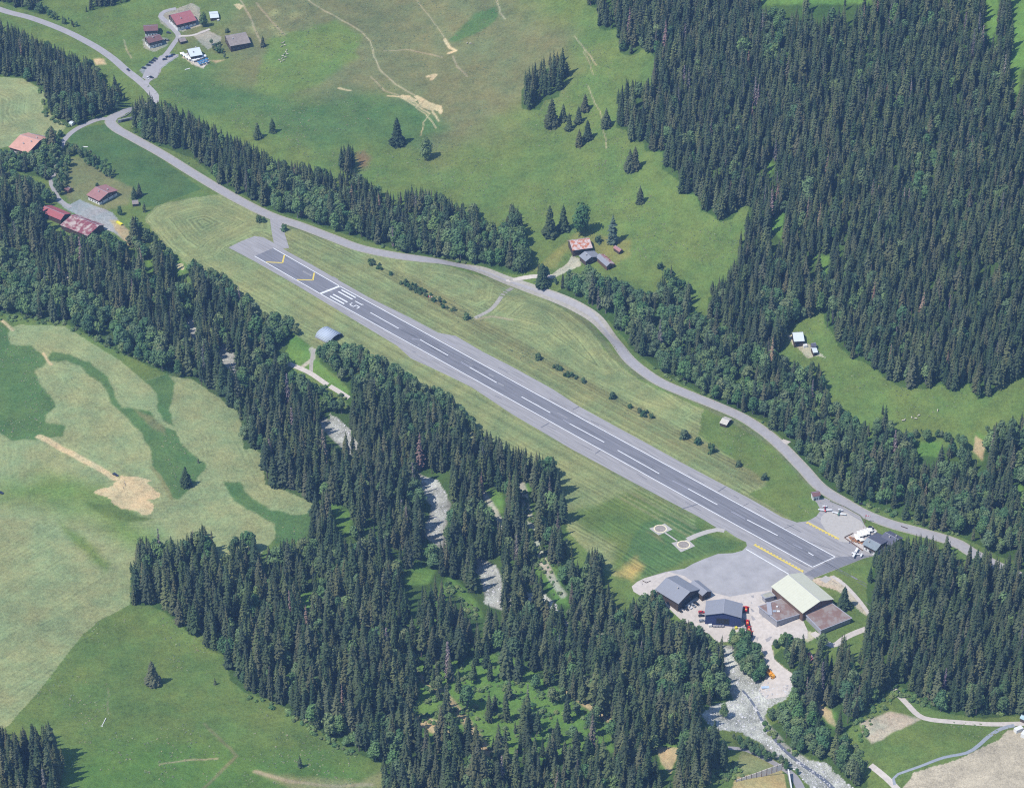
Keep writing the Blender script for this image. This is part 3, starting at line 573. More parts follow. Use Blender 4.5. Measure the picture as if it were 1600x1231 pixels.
drape_poly('helicopter_apron', APR, M_apron, 0.08, label='pale grey asphalt apron beside the runway')
drape_poly('restaurant_forecourt', [(1283,808),(1290,800),(1322,800),(1345,814),(1358,830),(1330,848),(1312,846),(1290,828),(1282,815)], M_conc, 0.08, label='pale concrete forecourt by the restaurant')
rw = [(398,400.5),(500,459),(638,535.5),(800,625.5),(942.5,704.7),(1085,784),(1200,847.6),(1269.4,886),(1287,878.3),(1305,870),(1200,812.6),(1050,731),(837,615),(700,540),(530,447),(427,388)]
drape_poly('runway', rw, M_rwy, 0.12, label='dark grey asphalt runway')
drape_poly('runway_end', [(1271,888.5),(1308,870.5),(1350,867),(1364,868),(1350,871.5),(1272,902),(1255,897)], M_rwy, 0.12, label='dark asphalt beyond the runway end')
MAINROAD = [(-60,2),(-20,9),(15,20),(50,29),(100,48),(145,71),(175,91),(198,111),(215,124),(230,137),(240,148)]
strip('road', MAINROAD, 7.5, M_road, 0.10, label='pale grey valley road at the top left')
LOWROAD = [(240,148),(243,158),(232,165),(212,170),(190,177),(174,185),(172,191),(183,202),(210,217),(255,242),(300,270),(345,297),(385,319),(425,338),(470,353),(520,372),(560,387),(610,398),(660,405),(700,411),(745,421),(790,438),(830,452),(870,466),(905,482),(935,503),(958,530),(980,558),(1005,580),(1035,599),(1080,618),(1120,634),(1160,652),(1195,675),(1225,701),(1255,732),(1283,762),(1320,785),(1350,802),(1390,818),(1430,829),(1470,840),(1498,850),(1520,864),(1560,885),(1600,905),(1680,960)]
strip('verge', LOWROAD[4:], 10.4, M_verge, 0.06, label='gravel verge of the road')
strip('road', LOWROAD, 7.8, M_road, 0.10, label='pale grey road winding past the runway')
strip('road', [(182,188),(160,186),(140,192),(118,203),(103,216),(95,232),(92,250),(86,268),(80,284),(86,300),(93,312),(110,325)], (5.5,4.0), M_road, 0.14, label='narrow lane leaving the road junction')
strip('farm_road', [(228,133),(235,118),(248,98),(262,82),(272,68),(279,57),(272,47),(262,36),(251,26),(258,18),(275,14)], 5.0, M_road, 0.14, label='lane through the hamlet')
strip('farm_road', [(279,57),(300,56),(318,50),(328,46)], 3.0, M_gravel, 0.17, label='drive to the grey barn')
drape_poly('parking', [(222,122),(228,108),(240,98),(250,88),(262,84),(280,86),(262,98),(250,108),(246,120),(234,128)], M_road, 0.12, label='car park of the hamlet')
strip('road_link', [(430,340),(432,352),(436,370),(441,389)], (9,12), M_shoulder, 0.09, label='short asphalt link from road to runway')
strip('track', [(790,440),(810,436),(835,432),(862,432)], 4.0, M_gravel, 0.12, label='track to the ruined farm')
strip('track', [(800,450),(786,460),(776,474),(765,485),(742,497)], 3.6, M_verge, 0.05, label='faint track across the hay field')
strip('track', [(450,568),(470,576),(488,585),(510,600),(530,612),(545,622)], 4.0, M_gravel, 0.05, label='gravel track below the arched hangar')
strip('track', [(486,582),(487,562),(491,545)], 3.0, M_verge, 0.05, label='rutted spur to the arched hangar')
strip('helipad_path', [(1074,843),(1087,837),(1106,830.5),(1120,827.5),(1132,829)], 4.5, M_conc, 0.10, label='pale path to the helipads')
strip('helipad_path', [(1039,832),(1058,845)], 1.3, M_conc, 0.10, label='narrow path between the helipads', curve=False)
strip('forest_track', [(1270,988),(1300,1008),(1322,995),(1345,985),(1360,980)], 5.0, M_gravel, 0.05, label='road behind the hangars')
strip('forest_track', [(1388,1060),(1400,1080),(1418,1100),(1435,1117),(1455,1124),(1500,1128),(1550,1131),(1600,1130),(1680,1128)], 4.2, M_gravel, 0.05, label='pale track along the wood edge')
strip('forest_track', [(1360,1195),(1385,1215),(1410,1240)], 4.2, M_gravel, 0.05, label='track at the bottom edge')
strip('gravel_lane', [(1138,1168),(1165,1171),(1190,1182),(1215,1195),(1240,1212),(1255,1240)], (3.5,7.0), M_road, 0.05, label='grey lane by the stream')
strip('golf_path', [(1475,1050),(1490,1010)], 1.2, M_gravel, 0.05, label='faint path in the wood', curve=False)
strip('farm_track', [(1300,900),(1318,912),(1340,935),(1360,962)], 3.0, M_gravel, 0.07, label='dirt track by the cream hangar')
drape_poly('concrete_pad', [(1280,905),(1290,899),(1300,904),(1290,911)], M_conc, 0.08, label='small concrete pad on the grass', grid=4)
drape_poly('lay_by', [(1218,690),(1224,686),(1236,690),(1230,694)], M_gravel, 0.08, label='gravel lay-by', grid=4)
# painted runway marks (one sheet of paint)
class Paint:
    def __init__(s): s.v, s.f = [], []
    def quad(s, a, b, w):
        a, b = Vector(a), Vector(b); L = (b-a).length; k = max(1, int(L/12)); d = (b-a).normalized(); n = Vector((-d.y, d.x))*w/2
        for i in range(k):
            p, q = a+(b-a)*(i/k), a+(b-a)*((i+1)/k); m_ = len(s.v); s.v += [p-n, q-n, q+n, p+n]; s.f.append((m_, m_+1, m_+2, m_+3))
    def px(s, a, b, w): s.quad(at(*a).xy, at(*b).xy, w)
    def ring(s, c, r, w, n=40):
        m_ = len(s.v)
        for i in range(n):
            t = 2*math.pi*i/n
            for rr in (r-w/2, r+w/2): s.v.append(Vector((c[0]+rr*math.cos(t), c[1]+rr*math.sin(t))))
        for i in range(n): j = (i+1) % n; s.f.append((m_+2*i, m_+2*i+1, m_+2*j+1, m_+2*j))
    def out(s, name, m, dz, label):
        A = np.array([(p.x, p.y) for p in s.v]); zz = Hr(A[:, 0], A[:, 1])+dz
        me = bpy.data.meshes.new(name); me.from_pydata([(p.x, p.y, z) for p, z in zip(s.v, zz)], [], s.f); me.materials.append(m); me.update()
        o = bpy.data.objects.new(name, me); COL.objects.link(o); tag(o, label, kind='structure'); return o
pw = Paint()
nl = [(398,400.5),(500,459),(638,535.5),(800,625.5),(942.5,704.7),(1085,784),(1200,847.6),(1269.4,886)]
fl = [(427,388),(530,447),(700,540),(837,615),(1050,731),(1200,812.6),(1305,870)]
for l in (nl, fl):
    for a, b in zip(l, l[1:]): pw.px(a, b, 0.72)
pw.px((1269.4,886), (1305,870), 0.72); pw.px((500,459.3), (531,447.3), 2.2)
for a, b in [((578.7,488.5),(623,513.5)),((656,530.5),(700,555.5)),((733.7,574),(776,598)),((815,620),(860,645)),((890,662),(944,691)),((965,703.5),(1030,740)),((1075,763.5),(1121,788.5)),((1167.5,812),(1215,836.5)),((1263,863),(1271,868))]: pw.px(a, b, 0.78)
T0 = (at(500,459)+at(531,447))/2; ax = AX; sd_ = Vector((-ax.y, ax.x)); wid = (at(531,447)-at(500,459)).length
def RW(u, w): return T0.xy+ax*u+sd_*w
if (RW(0,5)-at(531,447).xy).length > (RW(0,-5)-at(531,447).xy).length: sd_ = -sd_
u0 = 7.0
def uw(px): d = at(*px).xy-T0.xy; return d.dot(ax), d.dot(sd_)
for w_ in (0.33, 0.15, -0.15, -0.33):
    pw.quad(RW(u0, w_*wid), RW(u0+17, w_*wid), 1.4)
ub = u0+20.5; h9 = 9.0     # the number 15, read from the landing direction
def dig(segs, cx):
    for (x0, y0), (x1, y1) in segs: pw.quad(RW(ub+y0*h9, cx-x0*3.4), RW(ub+y1*h9, cx-x1*3.4), 0.9)
dig([((0.0,0),(0.0,1.0)),((0.0,1.0),(-.35,.85))], 2.6)
dig([((.5,1),(-.5,1)),((-.45,1),(-.45,.55)),((-.5,.55),(.35,.55)),((.35,.6),(.5,.3)),((.5,.35),(.3,.02)),((.4,.02),(-.5,.02))], -2.6)
pw.px((1166,858), (1232.5,897), 0.8)
pw.out('runway_markings', M_white, 0.16, 'white painted runway lines, threshold bars and number 15')
pf = Paint()
for a, b in [((643.7,530),(656,530.5)),((720,565.5),(733.7,574)),((880,656),(890,662)),((1051,751),(1075,763.5)),((1142,799),(1164,811)),((1239,850),(1253,857)),((690,530),(712,541))]: pf.px(a, b, 0.6)
pf.out('faded_markings', M_faint, 0.155, 'faded old white runway dashes')
py = Paint()
for a, b in [((416,409.8),(441.4,410.9)),((441.4,411.2),(444.4,398.8)),((464,437.2),(488.8,438)),((488.8,438.2),(491,426.6))]: py.px(a, b, 1.3)
for A_, B_, sgn in (((1178,851),(1255,893.7),1),((1261,815.5),(1311,842),-1)):
    a, b = at(*A_).xy, at(*B_).xy; d = (b-a).normalized(); n_ = Vector((-d.y, d.x))*sgn; L = (b-a).length
    py.quad(a, b, 1.25)
    t = 0
    while t < L: py.quad(a+d*t+n_*1.15, a+d*min(t+1.7, L)+n_*1.15, .9); t += 2.9
py.out('yellow_markings', M_yel, 0.16, 'yellow chevrons and holding lines painted on the asphalt')
# cross joints and tar patches
pt_ = Paint()
for a, b in [((895,640),(905,635)),((845,668),(858,661)),((930,709),(940,702)),((1065,795),(1092,787)),((1122,768),(1134,760)),((1010,736),(1020,729)),((750,592),(765,583))]: pt_.px(a, b, 0.8)
for a, b in [((1262,845),(1300,858)),((1200,835),(1240,820)),((1130,805),(1170,786)),((1290,868),(1262,852)),((1250,880),(1290,862))]: pt_.px(a, b, 0.35)
for i in range(26):
    u_ = 40+i*24+random.uniform(-8, 8); w_ = random.choice((-1,1))*random.uniform(10.5,16); pt_.quad(RW(u_, w_), RW(u_+random.uniform(3,18), w_+random.uniform(-.6,.6)), random.uniform(.25,.7))
pt_.out('asphalt_joints', M_patch, 0.15, 'darker joints and tar seams across the asphalt')
pr_ = Paint()
for i in range(60):
    u_ = random.choice((random.gauss(110, 45), random.gauss(520, 60), random.uniform(0, 640))); w_ = random.gauss(0, 3.2); pr_.quad(RW(u_, w_), RW(u_+random.uniform(8, 45), w_+random.uniform(-.4,.4)), random.uniform(.2,.55))
pr_.out('tyre_marks', mat('rubbered asphalt', srgb(118,118,124,KA), noise=.2, scale=.5), 0.148, 'darker tyre rubber streaks on the runway')
pl_ = Paint()
for i in range(34):
    u_ = random.uniform(-60, 640); w_ = random.choice((-1,1))*random.uniform(11,15.5) if i % 2 else random.gauss(0, 5); pl_.quad(RW(u_, w_), RW(u_+random.uniform(3,14), w_), random.uniform(.6,2.2) if i % 2 == 0 else random.uniform(.4,1.0))
pl_.out('asphalt_repairs', mat('paler asphalt repair', srgb(158,156,158,KA), noise=.15, scale=.5), 0.144, 'paler repair patches in the asphalt')
# helipads
for cpx, corners, fill, lab in (((1031.6,826),[(1014.4,825.4),(1038.7,818),(1051,827),(1029,836)], srgb(168,158,148,KA), 'square concrete helipad with a pale ring, farther from the apron'),
                      ((1068,851),[(1049,848),(1075,843),(1086,853),(1064,862.5)], srgb(158,126,126,KA), 'square concrete helipad with reddish disc and pale ring, nearer the apron')):
    c = at(*cpx); root = empty('helipad', c, lab, 'helipad', 'pair of round-marked helipads')
    def pad_part(name, poly, m_, z):
        me = bpy.data.meshes.new(name); n = len(poly); g = [hz(c.x+x, c.y+y)-c.z for x, y in poly]
        me.from_pydata([(x, y, gg+z-0.3) for (x, y), gg in zip(poly, g)]+[(x, y, gg+z) for (x, y), gg in zip(poly, g)], [], [tuple(range(n, 2*n))]+[(i, (i+1)%n, n+(i+1)%n, n+i) for i in range(n)])
        me.materials.append(m_); o = bpy.data.objects.new(name, me); COL.objects.link(o); o.parent = root
        bm = bmesh.new(); bm.from_mesh(me); bmesh.ops.recalc_face_normals(bm, faces=bm.faces); bm.to_mesh(me); bm.free(); return o
    pad_part('slab', [tuple((at(*p)-c).xy) for p in corners], M_conc, 0.12)
    pad_part('disc', [(4.1*math.cos(i*.2094), 4.1*math.sin(i*.2094)) for i in range(30)], mat('pad '+lab[-8:], fill), 0.15)
    m2 = MB()
    for i in range(40):
        a0, a1 = i*math.pi/20, (i+1)*math.pi/20; z = hz(c.x, c.y)-c.z+0.2
        m2.add([(4.0*math.cos(a0),4.0*math.sin(a0),z),(4.9*math.cos(a0),4.9*math.sin(a0),z),(4.9*math.cos(a1),4.9*math.sin(a1),z),(4.0*math.cos(a1),4.0*math.sin(a1),z)], [(0,1,2,3)])
    m2.obj('ring', mat('pad ring', srgb(240,226,190,.85)), root)

# ------------------------------------------------------------ trees
M_bark = mat('spruce bark', (0.16,0.13,0.115), noise=0.3, scale=0.8)
M_bark2 = mat('pale bark', (0.24,0.22,0.20), noise=0.3, scale=0.8)
def leafmat(name, c1, c2, rnd=0.36, hue=None):
    m = bpy.data.materials.new(name); m.use_nodes = True; nt = m.node_tree; b = nt.nodes['Principled BSDF']
    b.inputs['Roughness'].default_value = 0.7; b.inputs['Specular IOR Level'].default_value = 0.25
    oi = nt.nodes.new('ShaderNodeObjectInfo'); tc = nt.nodes.new('ShaderNodeTexCoord')
    nz = nt.nodes.new('ShaderNodeTexNoise'); nz.inputs['Scale'].default_value = 0.9; nz.inputs['Detail'].default_value = 4; nt.links.new(tc.outputs['Object'], nz.inputs[0])
    mr = nt.nodes.new('ShaderNodeMapRange'); mr.inputs[1].default_value = .35; mr.inputs[2].default_value = .65; nt.links.new(nz.outputs[0], mr.inputs[0])
    mx = nt.nodes.new('ShaderNodeMix'); mx.data_type = 'RGBA'; mx.inputs['A'].default_value = (*c1, 1); mx.inputs['B'].default_value = (*c2, 1)
    ad = nt.nodes.new('ShaderNodeMath'); ad.operation = 'MULTIPLY_ADD'; nt.links.new(mr.outputs[0], ad.inputs[0]); ad.inputs[1].default_value = 0.5
    h = nt.nodes.new('ShaderNodeMath'); h.operation = 'MULTIPLY'; h.inputs[1].default_value = 0.5; nt.links.new(oi.outputs['Random'], h.inputs[0]); nt.links.new(h.outputs[0], ad.inputs[2])
    nt.links.new(ad.outputs[0], mx.inputs['Factor'])
    m2 = nt.nodes.new('ShaderNodeMapRange'); m2.inputs[3].default_value = 1-rnd; m2.inputs[4].default_value = 1+rnd
    wn_ = nt.nodes.new('ShaderNodeTexWhiteNoise'); wn_.noise_dimensions = '1D'; nt.links.new(oi.outputs['Random'], wn_.inputs['W']); nt.links.new(wn_.outputs['Value'], m2.inputs[0])
    hv = nt.nodes.new('ShaderNodeVectorMath'); hv.operation = 'MULTIPLY_ADD'; nt.links.new(wn_.outputs['Color'], hv.inputs[0]); hv.inputs[1].default_value = (.42,.26,.30); hv.inputs[2].default_value = (.79,.87,.85)
    hm2 = nt.nodes.new('ShaderNodeVectorMath'); hm2.operation = 'MULTIPLY'; nt.links.new(mx.outputs['Result'], hm2.inputs[0]); nt.links.new(hv.outputs[0], hm2.inputs[1])
    s = nt.nodes.new('ShaderNodeVectorMath'); s.operation = 'SCALE'; nt.links.new(hm2.outputs[0], s.inputs[0]); nt.links.new(m2.outputs[0], s.inputs['Scale'])
    nt.links.new(s.outputs[0], b.inputs['Base Color']); MATS[name] = m; return m
M_spruce = leafmat('spruce needles', (0.042,0.070,0.031), (0.088,0.108,0.047))
M_fir = leafmat('pale blue green needles', (0.06,0.10,0.075), (0.08,0.13,0.085))
M_dead = leafmat('grey dead needles', (0.17,0.145,0.14), (0.24,0.20,0.19))
M_brown = leafmat('reddish dying needles', (0.15,0.115,0.085), (0.19,0.145,0.11))
M_leaf = leafmat('broad leaves', (0.078,0.142,0.056), (0.126,0.194,0.076), 0.24)
M_bush = leafmat('bush leaves', (0.055,0.10,0.045), (0.075,0.13,0.05), 0.2)
M_under = leafmat('undergrowth leaves', (0.10,0.17,0.055), (0.15,0.22,0.075), 0.3)
def spruce_crown(seed, h=27.0, r0=3.3, base=0.06, dens=1.0, droop=0.45):
    r = random.Random(seed); mb = MB(); z = h*base; n = int(21*dens)
    for i in range(n):
        t = i/(n-1); zz = z+(h*0.985-z)*t**0.93
        prof = (1-t)**0.74*(0.95+0.12*math.sin(9*t+seed*2)) if t > 0.10 else (0.66+2.4*t)
        rr = r0*min(prof, 1.0)+0.14; k = max(4, int(9*dens*(0.45+0.55*(1-t))))
        off = r.uniform(0, 6.28)
        for j in range(k):
            a = off+6.283*j/k+r.uniform(-.25, .25); L = rr*r.uniform(0.68, 1.18); w = (0.34+0.20*L)*r.uniform(.8, 1.2)
            ca, sa = math.cos(a), math.sin(a); dr = droop*r.uniform(.35, 1.35); z0 = zz+r.uniform(-.55, .55); tw = r.uniform(-.5, .5)*w
            def pt(d, s_, zo): return (ca*d-sa*s_, sa*d+ca*s_, z0+zo)
            mb.add([pt(0.05,0,.25),pt(L*.5,-w,-L*.5*dr+.02-tw),pt(L*.5,w,-L*.5*dr+.02+tw),pt(L*.5,0,-L*.22*dr+.3),pt(L,0,-L*dr*1.05),pt(L*.82,-w*.55,-L*dr*1.15-tw),pt(L*.82,w*.55,-L*dr*1.15+tw)],
                   [(0,1,3),(0,3,2),(1,5,3),(3,6,2),(3,5,4),(3,4,6)])
    mb.add([(0.28,0,h*.93),(-.14,.24,h*.93),(-.14,-.24,h*.93),(0,0,h)], [(0,1,3),(1,2,3),(2,0,3)])
    return mb
def dead_crown(seed, h=26.0, r0=2.0):
    r = random.Random(seed); mb = MB()
    for i in range(170):
        t = r.random()**0.8; zz = h*(.12+.86*t); L = (r0*(1-t)+.4)*r.uniform(.5, 1.2); a = r.uniform(0, 6.283); ca, sa = math.cos(a), math.sin(a); w = .26
        mb.add([(0,0,zz),(ca*L-sa*w,sa*L+ca*w,zz-L*.5),(ca*L+sa*w,sa*L-ca*w,zz-L*.7),(ca*L*.6,sa*L*.6,zz-L*.9)], [(0,1,2),(0,2,3)])
    return mb
def leaf_crown(seed, h=16.0, rw=4.6, n=520, low=0.18, q=0.62):
    r = random.Random(seed); mb = MB(); lobes = []
    for i in range(11):
        a = r.uniform(0, 6.283); t = r.uniform(0, 1); rad = rw*0.58*math.sqrt(r.random())*(1.1-.5*t)
        lobes.append((math.cos(a)*rad, math.sin(a)*rad, h*(low+.16+(0.62-low)*t), rw*r.uniform(.36, .56)))
    lobes.append((0, 0, h*.80, rw*.5)); lobes.append((0, 0, h*.5, rw*.72))
    for i in range(n):
        x0, y0, z0, R0 = r.choice(lobes); v = Vector((r.gauss(0,1), r.gauss(0,1), r.gauss(0.25,1))).normalized()
        p = Vector((x0, y0, z0))+Vector((v.x, v.y, v.z*1.15))*R0*r.uniform(.80, 1.06); s_ = q*r.uniform(.7, 1.35)
        nn = (v+Vector((r.uniform(-.7,.7), r.uniform(-.7,.7), r.uniform(-.3,.9)))).normalized(); u = nn.orthogonal().normalized(); w = nn.cross(u)
        an = r.uniform(0, 6.283); u, w = u*math.cos(an)+w*math.sin(an), w*math.cos(an)-u*math.sin(an)
        mb.add([p+u*s_, p+w*s_*.8, p-u*s_, p-w*s_*.8+nn*s_*.3], [(0,1,2),(0,2,3)])
    for x0, y0, z0, R0 in lobes:        # inner mass of twigs and leaves
        vs = []; k = .80*R0
        for a in ((0,0,1),(0,0,-1)): vs.append((x0+a[0]*k, y0+a[1]*k, z0+a[2]*k*1.1))
        for i in range(6): vs.append((x0+k*math.cos(i*1.047), y0+k*math.sin(i*1.047), z0+r.uniform(-.15,.15)*k))
        mb.add(vs, [(0,2+i,2+(i+1)%6) for i in range(6)]+[(1,2+(i+1)%6,2+i) for i in range(6)])
    return mb
def trunk_mb(h, r, seed=0, limbs=0, top=0.97):
    rr = random.Random(seed); mb = MB(); mb.tube((0,0,-1.0),(0,0,h*.4),r,r*.66,6,False); mb.tube((0,0,h*.4),(0,0,h*top),r*.66,.04,6)
    for i in range(limbs):
        a = rr.uniform(0, 6.28); z = h*rr.uniform(.22,.5); L = h*.24; mb.tube((0,0,z),(math.cos(a)*L*.7,math.sin(a)*L*.7,z+L*.8),r*.38,.05,5)
    return mb
def protos(kind):
    if kind == 'spruce':
        out = []
        for s_ in range(6): out.append((spruce_crown(s_, 27, 3.7+.35*(s_%3), .04+.04*(s_%3), 1.0, .30+.07*(s_%3)), M_spruce, 27))
        out.append((spruce_crown(21, 27, 3.3, .30, .85, .5), M_spruce, 27))
        return out
    if kind == 'leaf': return [(leaf_crown(40+s_, 16, 4.3+.4*(s_%3), 560), M_leaf, 16) for s_ in range(5)]
PRO = {}
for kind in ('spruce', 'leaf'):
    PRO[kind] = []
    for i, (mb, m, h) in enumerate(protos(kind)):
        PRO[kind].append((mb.mesh(kind+'_crown', m), trunk_mb(h, .34 if kind == 'spruce' else .28, i, 0 if kind == 'spruce' else 4, .95 if kind == 'spruce' else .6).mesh(kind+'_trunk', M_bark if kind == 'spruce' else M_bark2), h))
# lone trees are broader and branched to the ground
LONE = [(spruce_crown(60+i, 22, 6.0+.35*i, .015, 1.5, .30).mesh('spruce_crown', M_spruce), trunk_mb(22, .36).mesh('spruce_trunk', M_bark), 22) for i in range(4)]
FIR = (spruce_crown(77, 24, 5.4, .03, 1.2, .22).mesh('fir_crown', M_fir), trunk_mb(24, .4).mesh('fir_trunk', M_bark), 24)
BIGLEAF = [(leaf_crown(80+i, 20, 7.2, 1100, .04, .7).mesh('leaf_crown', M_leaf), trunk_mb(20, .45, i, 5, .6).mesh('leaf_trunk', M_bark2), 20) for i in range(3)]
BUSH = [(leaf_crown(90+i, 3.4, 2.1, 170, -.12, .42).mesh('bush_crown', M_bush), None, 3.4) for i in range(3)]
YOUNG = (spruce_crown(55, 8, 2.0, .02, .6, .3).mesh('young_crown', M_spruce), trunk_mb(8, .15).mesh('young_trunk', M_bark), 8)
DEAD = (dead_crown(5).mesh('dead_crown', M_dead), trunk_mb(26, .35).mesh('dead_trunk', M_bark2), 26)
BROWN = (spruce_crown(56, 27, 3.2, .08, .8, .5).mesh('brown_crown', M_brown), trunk_mb(27, .35).mesh('brown_trunk', M_bark), 27)
def tree(name, pr, x, y, h, label, cat, group=None, rot=None, wide=1.0, z=None):
    crown, trunk, h0 = pr; s_ = h/h0; rot = random.uniform(0, 6.28) if rot is None else rot
    o = empty(name, (x, y, hz(x, y) if z is None else z), label, cat, group, rot); o.scale = (s_*wide, s_*wide, s_)
    part('crown', crown, o)
    if trunk: part('trunk', trunk, o)
    return o
# candidates on a jittered grid
def dens_field(u, v):
    d = np.ones_like(u)
    for poly, k in CLEAR: d[inpoly(u, v, poly)] = k
    return d
def in_gap(u, v):
    g = np.zeros(u.shape, bool)
    for poly, k in CLEAR:
        if k == 0: g |= inpoly(u, v, poly)
        elif poly[0] == (650,1040): g |= inpoly(u, v, poly) & (np.sin(u.size+np.arange(u.size)*12.9898)*43758.5 % 1.0 < .42)
    return g
def leaf_share(u, v, base):
    p = np.full(u.shape, base)
    for poly, k in DZONES: p[inpoly(u, v, poly)] = k
    return p
def clumps(x, y):
    return vnoise(x, y, 26, 31)+.5*vnoise(x, y, 11, 32)
allx, ally, allz, allh, allk, alls, allu, allv = ([] for _ in range(8))
for si, (nm, poly, dshare, spc, (hm, hs), phrase) in enumerate(STANDS):
    pts = [flat(*p) for p in poly]+[flat(px_, py_, 120) for px_, py_ in poly]
    x0, x1 = min(p[0] for p in pts)-10, max(p[0] for p in pts)+10; y0, y1 = min(p[1] for p in pts)-10, max(p[1] for p in pts)+10
    gx, gy = np.meshgrid(np.arange(x0, x1, spc), np.arange(y0, y1, spc*.92)); gx = gx+rng.uniform(-.42, .42, gx.shape)*spc; gy = gy+rng.uniform(-.42, .42, gy.shape)*spc
    gx, gy = gx.ravel(), gy.ravel(); gz = Hr(gx, gy); u, v = proj(gx, gy, gz)
    ok = inpoly(u, v, poly) & (u > -90) & (u < 1690) & (v < 1400) & (v > -60)
    gx, gy, gz, u, v = (a_[ok] for a_ in (gx, gy, gz, u, v))
    ok = (rng.random(len(u)) < dens_field(u, v)) & ~((vnoise(gx, gy, 17, 51)+.6*vnoise(gx, gy, 7, 52) > (.80 if nm in ('W6', 'W4', 'W9') else .98)) & (nm != 'W10')); gx, gy, gz, u, v = (a_[ok] for a_ in (gx, gy, gz, u, v))
    ls = leaf_share(u, v, dshare); lf = rng.random(len(u)) < np.where(ls > .4, ls, np.clip(ls*(1+3.2*clumps(gx, gy)), 0, 1))
    hh = np.where(lf, rng.normal(15 if hm > 20 else 12, 2.6, len(u)), rng.normal(hm, hs, len(u))); hh = np.clip(hh, 7, hm*1.32)
    hh = hh*(1+0.12*vnoise(gx, gy, 30, 15))
    r_ = np.where(lf, hh*.25, hh*.09)
    good = np.zeros(len(u), bool)
    for f_ in (1.0, .85, .7, .55, .42):
        tu, tv = proj(gx, gy, gz+hh*f_*(1.0)); lu, lv = proj(gx-r_*.5, gy, gz+hh*f_*.4); ru, rv = proj(gx+r_*.5, gy, gz+hh*f_*.4)
        c_ = inpoly(tu, tv, poly) & inpoly(lu, lv, poly) & inpoly(ru, rv, poly) & ~good; hh = np.where(c_, hh*f_, hh); good |= c_
    rr_ = rng.random(len(u)) < .95
    for f_ in (1.0, .9, .8, .7, .6, .5, .4, .3, .2, .1):          # nothing stands in front of the gaps in the canopy
        w_ = r_*.8*(1-f_)
        for sx in (-1, 1):
            tu, tv = proj(gx+sx*w_, gy, gz+hh*f_); good &= ~(in_gap(tu, tv) & rr_)
    k = good; allx.append(gx[k]); ally.append(gy[k]); allz.append(gz[k]); allh.append(hh[k]); allk.append(lf[k]); alls.append(np.full(k.sum(), si)); allu.append(u[k]); allv.append(v[k])
TX, TY, TZ, TH, TK, TS, TU, TV = (np.concatenate(a_) for a_ in (allx, ally, allz, allh, allk, alls, allu, allv))
ROADW = [tuple(at(*p).xy) for p in LOWROAD]; ROADM = [tuple(at(*p).xy) for p in MAINROAD]
_k = (seg_dist(TX, TY, ROADW) > 6.5) & (seg_dist(TX, TY, ROADM) > 6)
TX, TY, TZ, TH, TK, TS, TU, TV = (a_[_k] for a_ in (TX, TY, TZ, TH, TK, TS, TU, TV))
print('trees', len(TX), 'leaf', TK.sum())
# the ones that show largest: near the camera and open to view in front
depth = np.sqrt((TX-CX)**2+(TY-CY)**2+(TZ-CZ)**2)
size = TH*F/depth
inview = (TU > 0) & (TU < 1600) & (TV > 20) & (TV < 1231+size*.55)
def clearfront(i_idx):
    # trees whose foot is near the lower outline of their stand stand clear of others
    out = np.zeros(len(i_idx))
    for si, st in enumerate(STANDS):
        k = TS[i_idx] == si
        if k.any():
            u, v = TU[i_idx][k], TV[i_idx][k]; out[k] = (~inpoly(u, v+14, st[1])).astype(float)
    return out
idx = np.arange(len(TX)); front = clearfront(idx); score = size+front*14
single = np.zeros(len(TX), bool); LONE_N = {0: 40, 1: 70}
for k in (0, 1):
    c_ = np.nonzero(inview & (TK == bool(k)))[0]; c_ = c_[np.argsort(-score[c_])][:(300-LONE_N[k])]; single[c_] = True
def stuff_trees(name, kind, mask, label, zoff=0.0):
    n = int(mask.sum()); me = bpy.data.meshes.new(name); me.vertices.add(n); me.vertices.foreach_set('co', np.stack([TX[mask], TY[mask], TZ[mask]-.2], -1).astype(np.float32).ravel())
    h0 = PRO[kind][0][2]; s_ = TH[mask]/h0; wj = rng.uniform(.78, 1.3, n)
    if kind == 'leaf': wj *= 1.15
    a = me.attributes.new('scl', 'FLOAT_VECTOR', 'POINT'); a.data.foreach_set('vector', np.stack([s_*wj, s_*wj, s_], -1).astype(np.float32).ravel())
    a = me.attributes.new('rot', 'FLOAT_VECTOR', 'POINT'); a.data.foreach_set('vector', np.stack([rng.normal(0, .02, n), rng.normal(0, .02, n), rng.uniform(0, 6.28, n)], -1).astype(np.float32).ravel())
    a = me.attributes.new('pick', 'INT', 'POINT'); pk = rng.integers(0, len(PRO[kind]), n); extra = []
    if kind == 'spruce':
        extra = [joined(BROWN[0], BROWN[1]), joined(DEAD[0], DEAD[1])]; cl_ = vnoise(TX[mask], TY[mask], 14, 61)
        pk = np.where((rng.random(n) < .006) | ((cl_ > .90) & (rng.random(n) < .3)), len(PRO[kind]), pk); pk = np.where((rng.random(n) < .010) | ((cl_ < -.88) & (rng.random(n) < .35)), len(PRO[kind])+1, pk)
    a.data.foreach_set('value', pk.astype(np.int32))
    return scatter(name, me, [joined(c, t) for c, t, _ in PRO[kind]]+extra, label)
def joined(c, t):
    """crown and trunk as one mesh for the far trees"""
    bm = bmesh.new(); bm.from_mesh(c); n0 = len(bm.faces)
    if t:
        bm.from_mesh(t); bm.faces.ensure_lookup_table()
        for f in bm.faces[n0:]: f.material_index = 1
    me = bpy.data.meshes.new('tree'); bm.to_mesh(me); bm.free(); me.materials.append(c.materials[0])
    if t: me.materials.append(t.materials[0])
    return me
